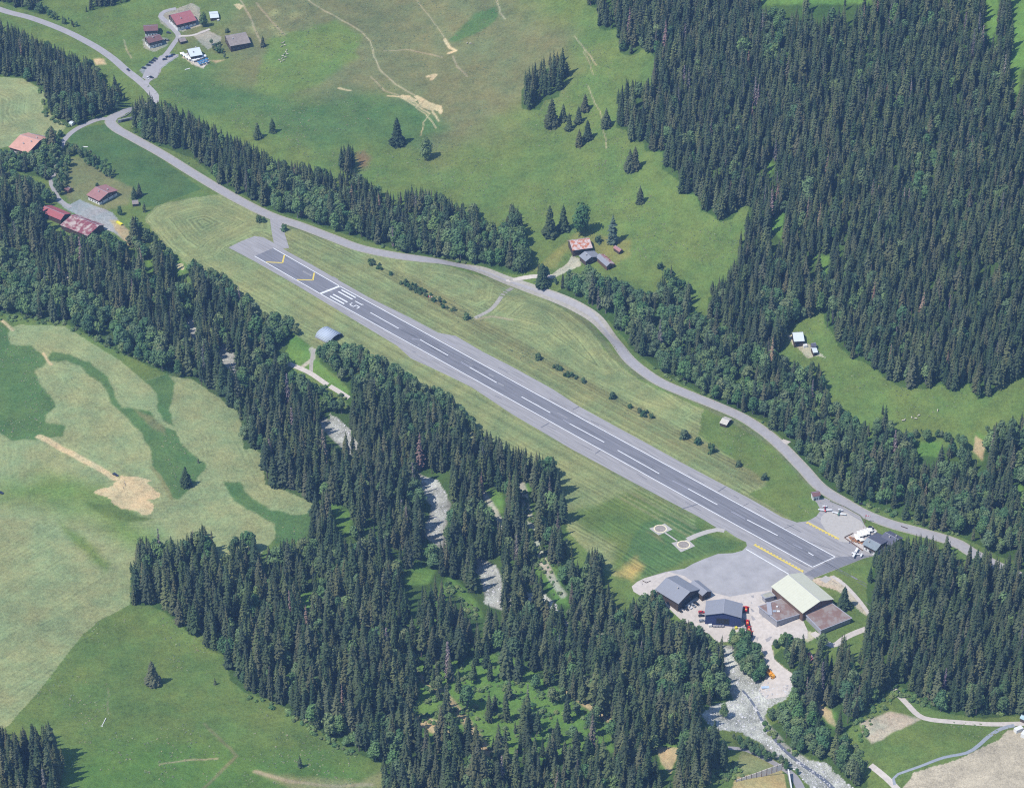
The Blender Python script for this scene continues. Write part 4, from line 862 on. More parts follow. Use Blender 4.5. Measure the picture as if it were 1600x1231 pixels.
def scatter(name, me, meshes, label, cat='forest', kind='stuff'):
    o = bpy.data.objects.new(name, me); COL.objects.link(o); tag(o, label, cat, kind=kind)
    src = bpy.data.collections.new(name+'_kinds')
    for i, m in enumerate(meshes):
        q_ = bpy.data.objects.new('%s_kind_%02d' % (name, i), m); src.objects.link(q_)
    ng = bpy.data.node_groups.new(name, 'GeometryNodeTree'); ng.interface.new_socket('Geometry', in_out='INPUT', socket_type='NodeSocketGeometry'); ng.interface.new_socket('Geometry', in_out='OUTPUT', socket_type='NodeSocketGeometry')
    gi = ng.nodes.new('NodeGroupInput'); go = ng.nodes.new('NodeGroupOutput'); ip = ng.nodes.new('GeometryNodeInstanceOnPoints'); ci = ng.nodes.new('GeometryNodeCollectionInfo')
    ci.inputs['Collection'].default_value = src; ci.inputs['Separate Children'].default_value = True; ci.inputs['Reset Children'].default_value = True
    ip.inputs['Pick Instance'].default_value = True
    def att(nm, ty):
        n = ng.nodes.new('GeometryNodeInputNamedAttribute'); n.data_type = ty; n.inputs['Name'].default_value = nm; return n.outputs['Attribute']
    ng.links.new(gi.outputs[0], ip.inputs['Points']); ng.links.new(ci.outputs[0], ip.inputs['Instance'])
    ng.links.new(att('pick', 'INT'), ip.inputs['Instance Index']); ng.links.new(att('scl', 'FLOAT_VECTOR'), ip.inputs['Scale'])
    er = ng.nodes.new('FunctionNodeEulerToRotation'); ng.links.new(att('rot', 'FLOAT_VECTOR'), er.inputs[0]); ng.links.new(er.outputs[0], ip.inputs['Rotation'])
    ng.links.new(ip.outputs[0], go.inputs[0]); md = o.modifiers.new('scatter', 'NODES'); md.node_group = ng
    return o
stuff_trees('spruce_forest', 'spruce', ~single & ~TK, 'dense dark spruce forest covering the slopes and river banks')
stuff_trees('broadleaf_wood', 'leaf', ~single & TK, 'lighter green broadleaf trees mixed along the forest edges')
def spot(st, u, v):
    if st == 'W6':
        if v < 470: return 'on the river bank below the farm yard'
        if v < 640: return 'on the river bank beside the upper runway'
        if u < 340: return 'at the left corner of the river forest'
        if u < 420 and v > 930: return 'at the forest edge facing the lone-tree meadow'
        if u < 620 and v > 1060: return 'at the forest edge above the meadow tip'
        if u < 860 and v > 1150: return 'at the bottom edge left of the open slope'
        if u < 1010 and v > 1130: return 'at the bottom edge right of the open slope'
        if v > 1110: return 'near the pale panel wall at the bottom'
        if u > 1000: return 'between the grey hangars and the stream'
        if u > 830 and v > 900: return 'left of the hangars in the river forest'
        if v > 1010: return 'around the bright green open slope'
        if u > 560: return 'beside the gravel gaps of the river forest'
        return 'in the middle of the river forest'
    if st == 'W4':
        return ('between the farm and the road' if u < 960 else 'beside the road bend right of the hay field' if u < 1120 else 'below the white-roofed barn clearing' if u < 1280 else 'across the road from the parked planes' if u < 1420 else 'right of the restaurant across the road')
    if st == 'W5': return 'at the foot of the slope forest above the cow meadow' if v > 480 else 'at the left edge of the slope forest'
    if st == 'W8': return 'above the pale forest track on the right' if v > 1030 else 'at the wood edge facing the cream-roofed hangar' if u < 1430 else 'deep in the dark wood at the right edge'
    if st == 'W9': return 'behind the brown flat-roofed annexes' if v < 1060 else 'on the right bank of the gravel stream'
    return None
for i in np.nonzero(single)[0]:
    kd = 'leaf' if TK[i] else 'spruce'; pr = PRO[kd][random.randrange(len(PRO[kd]))]; st = STANDS[TS[i]]; h_ = TH[i]
    nm = 'broadleaf_tree' if TK[i] else 'spruce_tree'
    sz = ('tall' if h_ > 17 else 'middling' if h_ > 13 else 'low') if TK[i] else ('very tall' if h_ > 31 else 'tall' if h_ > 25 else 'medium' if h_ > 19 else 'short')
    ph_ = spot(st[0], TU[i], TV[i]) or st[5]; what = 'green broadleaf tree' if TK[i] else 'dark spruce'
    pos_ = 'clear-standing ' if front[i] else ''
    lab = ' '.join(('%s%s %s %s' % (pos_, sz, what, ph_)).split()[:16])
    o = tree(nm, pr, TX[i], TY[i], TH[i], lab, 'tree', '%s%s %s %s' % (pos_, sz, what+'s', ph_), wide=random.uniform(.9, 1.25), z=TZ[i]-.2)
# lone trees: foot pixel, height in px, kind, label
def hpx(u, v, px_):
    p = at(u, v); d = (p-cam.location).length
    a = math.asin((CZ-p.z)/d); return px_*d/F/math.cos(a)
L_ = [
 ('s',862,197,43,'tall lone spruce just below the small copse on the upper meadow'),('s',880,188,26,'short spruce right of the tall one below the meadow copse'),('s',889,203,26,'small spruce lowest of the three under the meadow copse'),
 ('s',914,173,26,'small lone spruce beside the upper end of the cow path'),('s',904,192,26,'small spruce just below the lone one by the cow path'),('s',947,199,30,'slim spruce standing directly on the cow path'),
 ('s',905,228,26,'shorter left spruce of the touching pair under the cow path'),('s',918,218,31,'taller right spruce of the touching pair under the cow path'),('s',984,266,33,'left spruce of the broad double clump on the right meadow'),('s',992,264,35,'right spruce of the broad double clump on the right meadow'),
 ('s',1000,317,26,'lone small spruce lowest on the open right meadow'),('s',621,226,42,'tall lone spruce left of the bare earth scar'),('l',666,248,33,'dark round lone tree below the bare earth scar'),
 ('s',411,73,17,'small lone conifer right of the hamlet beside the grazing cows'),('s',426,207,23,'pointed spruce above the stream strip, right of its twin'),('s',403,216,24,'bushier spruce above the stream strip, left of its twin'),
 ('s',859,369,48,'tall spruce left of the rusty-roofed farm'),('s',880,360,40,'shorter spruce beside the tall one left of the rusty-roofed farm'),('l',908,365,48,'large round broadleaf tree behind the rusty-roofed barn'),
 ('f',957,380,45,'pale blue green conifer behind the small farm shed'),('b',935,379,10,'bush between the rusty barn and the pale conifer'),('b',1032,420,9,'round bush alone on the meadow right of the farm'),
 ('s',848,447,36,'dark spruce at the start of the farm track'),('l',815,425,42,'broad tree closing the stream strip at the farm track'),('l',806,371,40,'tall tree at the right tip of the stream strip'),
 ('s',291,759,31,'lone spruce in the long grass between two fairways'),('y',310,723,8,'tiny young tree in the long grass between the fairways'),('s',239,1068,36,'lone spruce on the green meadow in the lower left'),
 ('y',336,1069,10,'tiny young spruce on the meadow close to the forest'),('y',469,1198,17,'young spruce near the bottom of the lower left meadow'),('s',1318,949,33,'dark spruce right of the cream-roofed hangar'),
 ('l',319,42,22,'round dark tree between the red barn and the white shed'),('b',355,51,6,'small bush behind the grey barn'),('s',210,311,20,'left conifer of the pair above the little hut'),('s',218,306,20,'right conifer of the pair above the little hut'),
 ('l',187,336,14,'small round tree at the edge of the farm yard'),('s',211,380,42,'tall dark spruce at the tip of the yard'),('y',226,331,15,'slim young conifer beside the hay field corner'),('s',84,240,42,'tall slim spruce beside the orange-roofed house'),('b',95,213,9,'round bush at the lane beside the orange-roofed house'),
 ('b',444,360,9,'single bush right of the short runway link'),('b',405,346,9,'low bush left of the short runway link'),('b',412,347,7,'smaller bush touching the low one left of the runway link'),('b',729,498,9,'last bush of the hedge at the field track'),
 ('b',957,622,9,'bush at the runway verge above the holding lines, uppermost single one'),('b',984,637,6,'tiny bush left of the short bush row by the runway'),('b',1069,684,12,'large round bush nearest the wooden shed'),('b',1090,693,9,'middle bush of the three below the wooden shed'),
 ('b',1112,706,12,'round bush lowest of the three below the wooden shed'),('b',1154,728,8,'small dark bush alone on the runway grass'),('b',1195,749,9,'bush at the corner where mown strip meets green meadow'),
 ('b',841,561,9,'bush alone left of the eight-bush row'),('l',1131,1119,20,'small tree alone on the gravel bank of the stream'),('b',152,291,5,'small dark shrub behind the red-roofed chalet'),
]
for k, u, v, hp, lab in L_:
    p = at(u, v); h = hpx(u, v, hp)
    pr = {'s': LONE[(u+v) % 4], 'l': BIGLEAF[(u+v) % 3], 'f': FIR, 'b': BUSH[(u+v) % 3], 'y': YOUNG}[k]
    nm = {'s': 'spruce_tree', 'l': 'broadleaf_tree', 'f': 'fir_tree', 'b': 'bush', 'y': 'young_spruce'}[k]
    wd = 1.0 if k in 'sfy' else (0.85 if k == 'l' else 1.0)
    if k == 's' and hp > 38: wd = .92
    tree(nm, pr, p.x, p.y, h, lab, 'bush' if k == 'b' else 'tree', wide=wd, z=p.z-.15)
# dying trees standing out in the forests
for u, v, hp, k, lab in [(1075,148,42,'d','silvery dead spruce in the upper left of the big forest'),(1068,140,38,'d','silvery dead spruce left of the other one in the upper forest'),(1168,120,42,'r','rust-brown dying spruce in the upper part of the big forest'),
    (1292,275,40,'r','rust-brown dying spruce left of the reddish group on the slope'),(1303,288,34,'r','smaller rust-brown spruce right of the first on the slope'),(1362,322,44,'r','largest reddish dying spruce on the right slope'),(1370,328,40,'r','reddish dying spruce right of the largest one'),
    (1410,335,42,'d','pale grey dead spruce right of the reddish pair'),(1418,330,36,'d','pale grey dead spruce beside the other grey one'),(1526,75,60,'d','grey dead spruce beside the grassy lane, top right'),(1518,95,50,'d','grey dead spruce left of the tallest dead one, top right'),(1532,90,50,'d','grey dead spruce right of the tallest dead one, top right'),
    (1030,548,50,'d','pinkish grey dead spruce near the road bend'),(1205,575,50,'r','brownish dying spruce left of the white-roofed barn'),(320,598,55,'d','grey dead spruce at the fairway edge'),(784,1232,52,'d','bare dead trunk at the bottom edge of the forest'),(925,1170,55,'r','brown dying spruce above the open slope at the bottom'),
    (250,870,45,'d','grey thin spruce among the trees at the stand corner'),(590,1040,60,'d','grey dead spruce in the middle of the lower forest'),(1282,1088,55,'d','grey dead spruce between the yard and the track'),(605,1035,55,'d','second grey dead spruce in the middle of the lower forest'),(480,1000,55,'r','brownish spruce in the left part of the lower forest'),(700,1060,62,'d','tall grey dead spruce above the open slope')]:
    p = at(u, v); h = min(hpx(u, v, hp), 34)
    tree('dead_spruce', DEAD if k == 'd' else BROWN, p.x, p.y, h, lab, 'dead tree', wide=1.1, z=p.z-.1)
# rows of bushes and small trees
def row(poly, n, h, pr, name, cat, group, lab, wd=1.0, seed=3, taper=True):
    r = random.Random(seed); u0, u1 = min(p[0] for p in poly), max(p[0] for p in poly); v0, v1 = min(p[1] for p in poly), max(p[1] for p in poly); done = 0; tries = 0; pl = []
    while done < n and tries < 9000:
        tries += 1; u, v = r.uniform(u0, u1), r.uniform(v0, v1)
        if not inpoly(np.array([u]), np.array([v]), poly)[0]: continue
        p = at(round(u, 1), round(v, 1)); hh = h*r.uniform(.75, 1.25)
        tu, tv = proj(p.x, p.y, p.z+hh*.8)
        if not inpoly(np.array([tu]), np.array([tv]), [(a, b-2.5) if True else 0 for a, b in poly])[0] and tries < 6000: continue
        if any((p.xy-q_).length < hh*(.34 if tries < 4000 else .2) for q_ in pl): continue
        pl.append(p.xy); tree(name, pr[done % len(pr)], p.x, p.y, hh, lab, cat, group, wide=wd*r.uniform(.85, 1.15), z=p.z-.1); done += 1
row(W15, 14, 2.7, BUSH, 'bush', 'bush', 'bushes of the upper hedge on the airfield grass', 'green bush in the upper hedge left on the airfield grass')
row(W16, 34, 2.9, BUSH, 'bush', 'bush', 'bushes of the long hedge on the airfield grass', 'green bush in the long hedge across the airfield grass')
row(W17, 13, 3.0, BUSH, 'bush', 'bush', 'bushes of the eight-bush row by the runway', 'green bush in the short row beside the middle of the runway')
row(W18, 7, 3.2, BUSH, 'bush', 'bush', 'bushes of the clump above the shed', 'green bush in the clump left of the wooden shed')
SL = [PRO['leaf'][0], PRO['leaf'][2], PRO['leaf'][3]]
row(W11, 30, 10, SL, 'broadleaf_tree', 'tree', 'trees lining the lane', 'broadleaf tree in the row along the lane by the red-roofed chalet')
row(W12, 34, 8, SL, 'broadleaf_tree', 'tree', 'trees of the curved hedge', 'small broadleaf tree in the curved hedge under the road junction')
row(W13, 30, 6.5, SL, 'broadleaf_tree', 'tree', 'shrubs between stream and lane', 'leafy shrub in the row between the stream and the grey lane', 1.1)
row(W14, 14, 6.0, SL, 'broadleaf_tree', 'tree', 'trees left of the grey barn', 'small tree in the clump left of the grey-roofed barn', 1.1)
row([(1150,998),(1182,1008),(1196,1037),(1192,1060),(1175,1068),(1158,1052),(1148,1030)], 26, 13, SL, 'broadleaf_tree', 'tree', 'trees between hangars and stream head', 'broadleaf tree in the clump between the blue hangar and the stream', 1.15)
# undergrowth along forest edges and in the open slope
ux, uy = [], []
for poly, n in [(CLEAR[11][0], 230), ([(640,1040),(700,1090),(660,1150),(600,1180),(560,1140),(600,1080)], 60), ([(1325,1130),(1380,1085),(1410,1080),(1380,1110),(1340,1170),(1362,1190),(1345,1200)], 60), ([(1105,1200),(1150,1190),(1160,1215),(1120,1225)], 60), ([(1440,1090),(1600,1105),(1600,1120),(1440,1105)], 70),
                ([(380,1080),(440,1100),(560,1180),(550,1185),(430,1110),(380,1090)], 60), ([(1195,1130),(1250,1178),(1245,1183),(1190,1140)], 20), ([(700,900),(755,960),(740,970),(690,920)], 40), ([(820,760),(880,930),(860,930),(815,830)], 60), ([(60,135),(75,178),(110,198),(105,203),(68,182)], 30),
                ([(870,468),(1000,560),(1100,615),(1200,665),(1270,745),(1262,748),(1190,676),(1080,622),(980,565),(940,505)], 130), ([(430,332),(560,378),(700,402),(800,432),(800,437),(690,408),(550,385),(430,340)], 110), ([(205,195),(250,228),(350,292),(345,297),(250,238),(205,212)], 60), ([(0,484),(100,500),(200,555),(300,588),(200,560),(100,510),(0,500)], 80), ([(600,1060),(900,1060),(900,1120),(640,1130)], 80),
                ([(1320,775),(1400,800),(1500,830),(1500,838),(1400,812),(1320,784)], 60), ([(500,600),(548,625),(540,640),(500,615)], 20), ([(1385,1060),(1440,1095),(1440,1102),(1400,1088)], 24)]:
    r = random.Random(len(poly)*7+n); us = [p[0] for p in poly]; vs = [p[1] for p in poly]; k = 0
    for _ in range(n*30):
        if k >= n: break
        u, v = r.uniform(min(us), max(us)), r.uniform(min(vs), max(vs))
        if inpoly(np.array([u]), np.array([v]), poly)[0]: p = flat(u, v, 0); q_ = at(round(u), round(v)) if True else None; ux.append(q_.x+r.uniform(-.5,.5)); uy.append(q_.y+r.uniform(-.5,.5)); k += 1
ux, uy = np.array(ux), np.array(uy); _k = seg_dist(ux, uy, ROADW) > 7.0; ux, uy = ux[_k], uy[_k]; n = len(ux); me = bpy.data.meshes.new('undergrowth'); me.vertices.add(n); me.vertices.foreach_set('co', np.stack([ux, uy, Hr(ux, uy)-.1], -1).astype(np.float32).ravel())
s_ = rng.uniform(.35, 1.0, n)
a = me.attributes.new('scl', 'FLOAT_VECTOR', 'POINT'); a.data.foreach_set('vector', np.stack([s_*1.3, s_*1.3, s_*.8], -1).astype(np.float32).ravel())
a = me.attributes.new('rot', 'FLOAT_VECTOR', 'POINT'); a.data.foreach_set('vector', np.stack([0*s_, 0*s_, rng.uniform(0, 6.28, n)], -1).astype(np.float32).ravel())
a = me.attributes.new('pick', 'INT', 'POINT'); a.data.foreach_set('value', rng.integers(0, 3, n).astype(np.int32))
um = [leaf_crown(120+i, 3.4, 2.1, 130, -.12, .45).mesh('undergrowth_clump', M_under) for i in range(3)]
scatter('undergrowth', me, um, 'bright green undergrowth along tree edges and on the open slope', 'undergrowth')
# weeds and tufts roughening the unmown grass
tx_, ty_ = rng.uniform(-540, 560, 90000), rng.uniform(-460, 740, 90000); tz_ = Hr(tx_, ty_); tu, tv = proj(tx_, ty_, tz_)
ok = (tu > -30) & (tu < 1630) & (tv > -30) & (tv < 1260)
for poly in FOREST: ok &= ~inpoly(tu, tv, poly)
rough_ = np.zeros(len(tu), bool)
for poly in (G1, G2, G3, G4, [(203,945),(160,966),(60,1080),(14,1132),(-100,1300),(700,1300),(600,1190),(440,1100),(360,1050),(300,980)], [(230,140),(420,225),(600,290),(830,380),(1150,420),(1160,300),(980,160),(900,-40),(300,-40),(130,20)], [(1240,500),(1300,490),(1400,600),(1640,590),(1640,650),(1380,660),(1280,600)], [(1105,635),(1165,660),(1225,705),(1270,765),(1280,790),(1245,816),(1172,772)], [(1350,1150),(1440,1122),(1590,1135),(1440,1195),(1370,1200)], [(590,418),(640,425),(740,490),(850,550),(1100,690),(1180,765),(1060,705),(900,610),(760,535),(620,445)]): rough_ |= inpoly(tu, tv, poly)
ok &= rough_ & (vnoise(tx_, ty_, 28, 41)+.6*vnoise(tx_, ty_, 9, 42) > .12) & (seg_dist(tx_, ty_, ROADW) > 6)
for q_ in ([(190,0),(400,0),(400,130),(190,130)], D1, [(590,140),(700,140),(700,215),(590,215)], [(860,350),(985,350),(985,440),(820,440)]): ok &= ~inpoly(tu, tv, q_)
tx_, ty_, tz_ = tx_[ok], ty_[ok], tz_[ok]; n = len(tx_); print('tufts', n); me = bpy.data.meshes.new('meadow_weeds'); me.vertices.add(n); me.vertices.foreach_set('co', np.stack([tx_, ty_, tz_], -1).astype(np.float32).ravel())
s_ = rng.uniform(.08, .24, n)
a = me.attributes.new('scl', 'FLOAT_VECTOR', 'POINT'); a.data.foreach_set('vector', np.stack([s_*1.9, s_*1.9, s_*.5], -1).astype(np.float32).ravel())
a = me.attributes.new('rot', 'FLOAT_VECTOR', 'POINT'); a.data.foreach_set('vector', np.stack([0*s_, 0*s_, rng.uniform(0, 6.28, n)], -1).astype(np.float32).ravel())
a = me.attributes.new('pick', 'INT', 'POINT'); a.data.foreach_set('value', rng.integers(0, 3, n).astype(np.int32))
M_weed = leafmat('meadow weeds', (0.13,0.18,0.07), (0.24,0.27,0.14), 0.3)
scatter('meadow_weeds', me, [leaf_crown(140+i, 3.4, 2.1, 40, -.12, .5).mesh('weed_clump', M_weed) for i in range(3)], 'rough weeds and tufts dotting the unmown grass', 'weeds')
# boulders in the stream bed
def rock_mesh(seed):
    r = random.Random(seed); bm = bmesh.new(); bmesh.ops.create_icosphere(bm, subdivisions=1, radius=1)
    for v_ in bm.verts: v_.co *= r.uniform(.7, 1.2); v_.co.z *= .6
    me = bpy.data.meshes.new('boulder'); bm.to_mesh(me); bm.free(); me.materials.append(mat('stream boulders', srgb(206,204,204,.85), noise=.2, rnd=.28)); return me
ux, uy = [], []
for poly, n in ((P1, 110), (P2, 320), (P3, 150), (P3B, 60), (P4, 1300)):
    us = [p[0] for p in poly]; vs = [p[1] for p in poly]; u = rng.uniform(min(us), max(us), n*12); v = rng.uniform(min(vs), max(vs), n*12); k = np.nonzero(inpoly(u, v, poly))[0][:n]
    for i in k: q_ = at(round(float(u[i]), 0), round(float(v[i]), 0)); ux.append(q_.x+rng.uniform(-.6,.6)); uy.append(q_.y+rng.uniform(-1,1))
ux, uy = np.array(ux), np.array(uy); n = len(ux); me = bpy.data.meshes.new('stream_boulders'); me.vertices.add(n); me.vertices.foreach_set('co', np.stack([ux, uy, Hr(ux, uy)], -1).astype(np.float32).ravel())
s_ = .16+rng.gamma(1.3, .2, n); s_ = np.clip(s_, .15, 1.3)
a = me.attributes.new('scl', 'FLOAT_VECTOR', 'POINT'); a.data.foreach_set('vector', np.stack([s_, s_, s_], -1).astype(np.float32).ravel())
a = me.attributes.new('rot', 'FLOAT_VECTOR', 'POINT'); a.data.foreach_set('vector', np.stack([0*s_, 0*s_, rng.uniform(0, 6.28, n)], -1).astype(np.float32).ravel())
a = me.attributes.new('pick', 'INT', 'POINT'); a.data.foreach_set('value', rng.integers(0, 4, n).astype(np.int32))
scatter('stream_boulders', me, [rock_mesh(i) for i in range(4)], 'pale grey boulders strewn over the stream bed', 'rocks')
strip('water', [(1160,1078),(1172,1092),(1182,1108),(1193,1130),(1207,1150),(1224,1170),(1250,1192),(1285,1216),(1312,1242)], (1.5,3.2), mat('stream water', srgb(120,126,140,.7), rough=.25, noise=.4, scale=1.2), 0.10, label='thin grey stream in the gravel bed')

# ------------------------------------------------------------ buildings
KB = 0.82
def rm(name, c, period=1.1, depth=.12, noise=.12, scale=.35, col2=None, axis=0, rough=.6):
    return mat(name, c, rough=rough, noise=noise, scale=scale, stripes=(axis, period, depth), col2=col2)
RF_RED = rm('red sheet roof', srgb(178,112,114,KB)); RF_REDW = rm('weathered red sheet roof', srgb(152,86,92,KB), col2=srgb(196,178,170,KB), scale=.22)
RF_BRN = rm('brown shingle roof', srgb(134,98,96,KB)); RF_TER = rm('terracotta tile roof', srgb(224,170,148,KB)); RF_CHA = rm('faded red tile roof', srgb(176,128,124,KB))
RF_WHT = rm('pale metal roof', srgb(226,234,238,KB), depth=.07, noise=.05); RF_GRY = rm('grey brown wood roof', srgb(160,148,140,KB), noise=.2)
RF_SLT = rm('grey blue sheet roof', srgb(152,154,162,KB), period=1.3, depth=.08, noise=.05); RF_SL2 = rm('dark slate roof', srgb(104,104,118,KB)); RF_SL3 = rm('grey green sheet roof', srgb(140,150,156,KB))
RF_CRM = rm('cream green sheet roof', srgb(220,219,196,KB), period=2.2, depth=.05, noise=.04); RF_RST = rm('white roof with rust', srgb(224,206,200,KB), col2=srgb(196,120,86,KB), scale=.3); RF_RRED = rm('rusty red roof strip', srgb(206,186,182,KB), col2=srgb(170,80,76,KB), scale=.3)
FLAT_R = mat('mossy brown flat roof', srgb(150,122,112,KB), noise=.15, scale=.16, col2=srgb(156,144,138,KB)); FLAT_E = mat('grey metal roof edging', srgb(176,176,184,KB), noise=.08)
WD = mat('dark timber cladding', (.085,.06,.045), noise=.25, streak=(3,3,.4)); WD2 = mat('brown timber cladding', (.16,.10,.07), noise=.25, streak=(3,3,.4)); WH = mat('white render', (.72,.71,.68), noise=.06); BLU = mat('slate blue sheet cladding', srgb(62,72,116,.9), noise=.08, stripes=(1,1.2,.15))
CONW = mat('grey concrete wall', srgb(170,168,172,KB), noise=.12); GL = mat('dark window glass', (.035,.045,.06), rough=.12, noise=.1, spec=.6); FR = mat('pale window frame', (.5,.47,.43), noise=.05)
DR = mat('dark doorway', (.03,.03,.035), noise=.1); CHM = mat('chimney render', (.45,.42,.4), noise=.15)
def frame(pA, pB, hr):
    A, B = at(*pA, hr), at(*pB, hr); c = (A+B)/2; d = (B-A).xy; L = d.length; e1 = d.normalized(); return A, B, c, L, e1, Vector((-e1.y, e1.x))
def openings(root, side, x0, x1, z0, n, w, h, wm=None, axis='x'):
    """a row of windows set proud of a wall: side = the wall's coordinate, sign gives its outward direction"""
    sg = 1 if side > 0 else -1
    for i in range(n):
        x = x0+(x1-x0)*(i+.5)/n; f = MB(); g = MB()
        def bx(mb, a, b, o0, o1, zz0, zz1):
            lo, hi = min(side+sg*o0, side+sg*o1), max(side+sg*o0, side+sg*o1)
            if axis == 'x': mb.box(a, b, lo, hi, zz0, zz1)
            else: mb.box(lo, hi, a, b, zz0, zz1)
        bx(f, x-w/2-.12, x+w/2+.12, -.05, .06, z0-.12, z0+h+.12); bx(g, x-w/2, x+w/2, .02, .085, z0, z0+h)
        fo = f.obj('window', FR, root); g.obj('pane', GL, fo)
def gable(name, cat, label, pA, pB, pN, pF, eave, rise, rmat, wmat, ov=.6, rmat2=None, group=None, win=0, gwin=0, doors=(), chim=0, wall2=None, extra=None, snow=False, thick=.28):
    """gabled building: ridge pixels pA-pB, a pixel on each eave line, eave height and rise in metres"""
    hr = eave+rise; A, B, c, L, e1, e2 = frame(pA, pB, hr); g = hz(c.x, c.y); c.z = g; eN = at(*pN, eave); wN = (eN-c).xy.dot(e2)
    if pF is None: wF = -wN
    else: wF = (at(*pF, eave)-c).xy.dot(e2)
    if abs(wN) < 2: wN = math.copysign(2, wN or 1)
    if wN*wF > 0 or abs(wF) < 1.5: wF = -math.copysign(max(abs(wN)*.6, 1.5), wN)
    wF = -math.copysign(min(abs(wF), abs(wN)*2.2), wN) if pF is not None else wF
    root = empty(name, c, label, cat, group, math.atan2(e1.y, e1.x)); h = L/2
    lo, hi = min(wN, wF), max(wN, wF); l2, h2 = lo+ov, hi-ov; X = h-ov
    zl = eave+rise*(1-abs(l2)/abs(lo)) - .12; zh = eave+rise*(1-h2/hi) - .12
    w = MB(); w.extr([(l2,-2.5),(h2,-2.5),(h2,zh),(0,hr-.14),(l2,zl)], -X, X); w.obj('wall', wmat, root)
    if wall2:       # masonry base storey, set proud of the timber
        w = MB(); w.box(-X-.06, X+.06, l2-.06, h2+.06, -2.6, wall2[1]); w.obj('base_storey', wall2[0], root)
    for (a, m_) in ((lo, rmat), (hi, rmat2 or rmat)):
        r_ = MB(); s_ = 1 if a > 0 else -1
        r_.extr([(0,hr-.02),(a,eave),(a,eave-thick),(0,hr-thick-.02)] if s_ > 0 else [(0,hr-thick-.02),(a,eave-thick),(a,eave),(0,hr-.02)], -h, h); ro = r_.obj('roof', m_, root)
    rc = MB(); rc.box(-h-.02, h+.02, -.16, .16, hr-.10, hr+.06); rc.obj('ridge_cap', FLAT_E, root)
    wl = lambda yy, o=0: yy+(o if yy > 0 else -o)
    ex = .06 if wall2 else 0
    near = l2 if wN < 0 else h2; far_ = h2 if wN < 0 else l2
    if win:
        for lev in range(max(1, int(eave//3))): openings(root, wl(near, ex), -X+.8, X-.8, .9+lev*2.8, win, 1.1, 1.2)
    if gwin:
        for lev in range(max(1, int(hr//3.2))):
            k = 1 if lev == 0 else .6
            for sx in (X, -X): openings(root, wl(sx, ex), l2*k+.5, h2*k-.5, .9+lev*2.7, gwin, 1.1, 1.2, axis='y')
    for (wall, pos, wd, ht) in doors:
        d = MB(); y = {'near': near, 'far': far_}.get(wall)
        if y is not None: y = wl(y, ex); s_ = 1 if y > 0 else -1; d.box(pos*X-wd/2, pos*X+wd/2, min(y-s_*.05, y+s_*.08), max(y-s_*.05, y+s_*.08), -.3, ht)
        else:
            x = wl(X if wall == 'end' else -X, ex); s_ = 1 if x > 0 else -1; m0 = (l2+h2)/2+pos*(h2-l2)/2; d.box(min(x-s_*.05, x+s_*.08), max(x-s_*.05, x+s_*.08), m0-wd/2, m0+wd/2, -.3, ht)
        d.obj('door', DR, root)
    rr = random.Random(len(label))
    for i in range(chim):
        x = rr.uniform(-.5, .5)*h; y = rr.uniform(.2, .6)*(near if i % 2 == 0 else far_); z = hr-rise*abs(y)/max(abs(near if i%2==0 else far_)+ov, .1)
        m_ = MB(); m_.box(x-.45, x+.45, y-.45, y+.45, z-.4, z+1.3); k_ = m_.obj('chimney', CHM, root)
    return root, (L, lo, hi, eave, hr)
def flatb(name, cat, label, poly, h, wmat, rmat, par=.5, win=0, z=None):
    P3 = [at(*p, h) for p in poly]; c = sum(P3, Vector())/len(P3); c.z = hz(c.x, c.y); root = empty(name, c, label, cat)
    q_ = [tuple((p-c).xy) for p in P3]
    ar_ = sum(q_[i][0]*q_[(i+1)%len(q_)][1]-q_[(i+1)%len(q_)][0]*q_[i][1] for i in range(len(q_)))
    if ar_ < 0: q_ = q_[::-1]
    cen = Vector((0, 0)); ins = [tuple(Vector(p)*(1-1.1/max(Vector(p).length, 3))) for p in q_]; ins2 = [tuple(Vector(p)*(1-.9/max(Vector(p).length, 3))) for p in q_]
    MB().prism(ins, -2.5, h-.55).obj('wall', wmat, root); MB().prism(q_, h-.53, h-.02).obj('roof_edge', FLAT_E, root); MB().prism(ins2, h-.04, h+.03).obj('roof', rmat, root)
    return root, q_, ins
# --- airfield
r_, d_ = gable('hangar', 'hangar', 'big hangar with cream green ridged roof beside the apron', (1231.9,896.9), (1281.9,938.8), (1203,915), (1256,896), 7.5, 4.0, RF_CRM, WD2, ov=.7, doors=[('start',0,18,6)], win=0)
L_h = d_[0]; m_ = MB(); m_.box(L_h*.36, L_h*.36+2.4, d_[1]*.05+0 if False else -9.5, -6.5, 9.3, 9.5)
r_, q_, i_ = flatb('annex', 'building', 'low building with brown mossy flat roof, left of the cream hangar', [(1184,948.5),(1213.8,973),(1254,956.5),(1222.5,932.5)], 5.0, CONW, FLAT_R)
def roofkit(root, pts, h):
    for (px_, sx, sy, sz, m__, nm) in pts:
        p = at(*px_, h)-root.location; MB().box(p.x-sx, p.x+sx, p.y-sy, p.y+sy, h-.05, h+sz).obj(nm, m__, root)
roofkit(r_, [((1202,952),1.6,7.0,.45,FLAT_E,'skylight'),((1214,948),.6,.6,.8,WH,'roof_vent'),((1216,956),1.1,.6,.8,WH,'roof_vent'),((1210,956),1.2,.8,.5,mat('blue grey skylight', srgb(176,190,204,.8)),'skylight')], 5.0)
dv = at(1225,967,1.5)-r_.location; MB().box(dv.x-3.2, dv.x+3.2, dv.y-.8, dv.y-.4, -.5, 2.8).obj('door', DR, r_)
flatb('annex', 'building', 'larger low building with brown flat roof below the cream hangar', [(1255.5,958),(1282.5,985),(1332,965),(1300,941)], 4.6, CONW, FLAT_R)
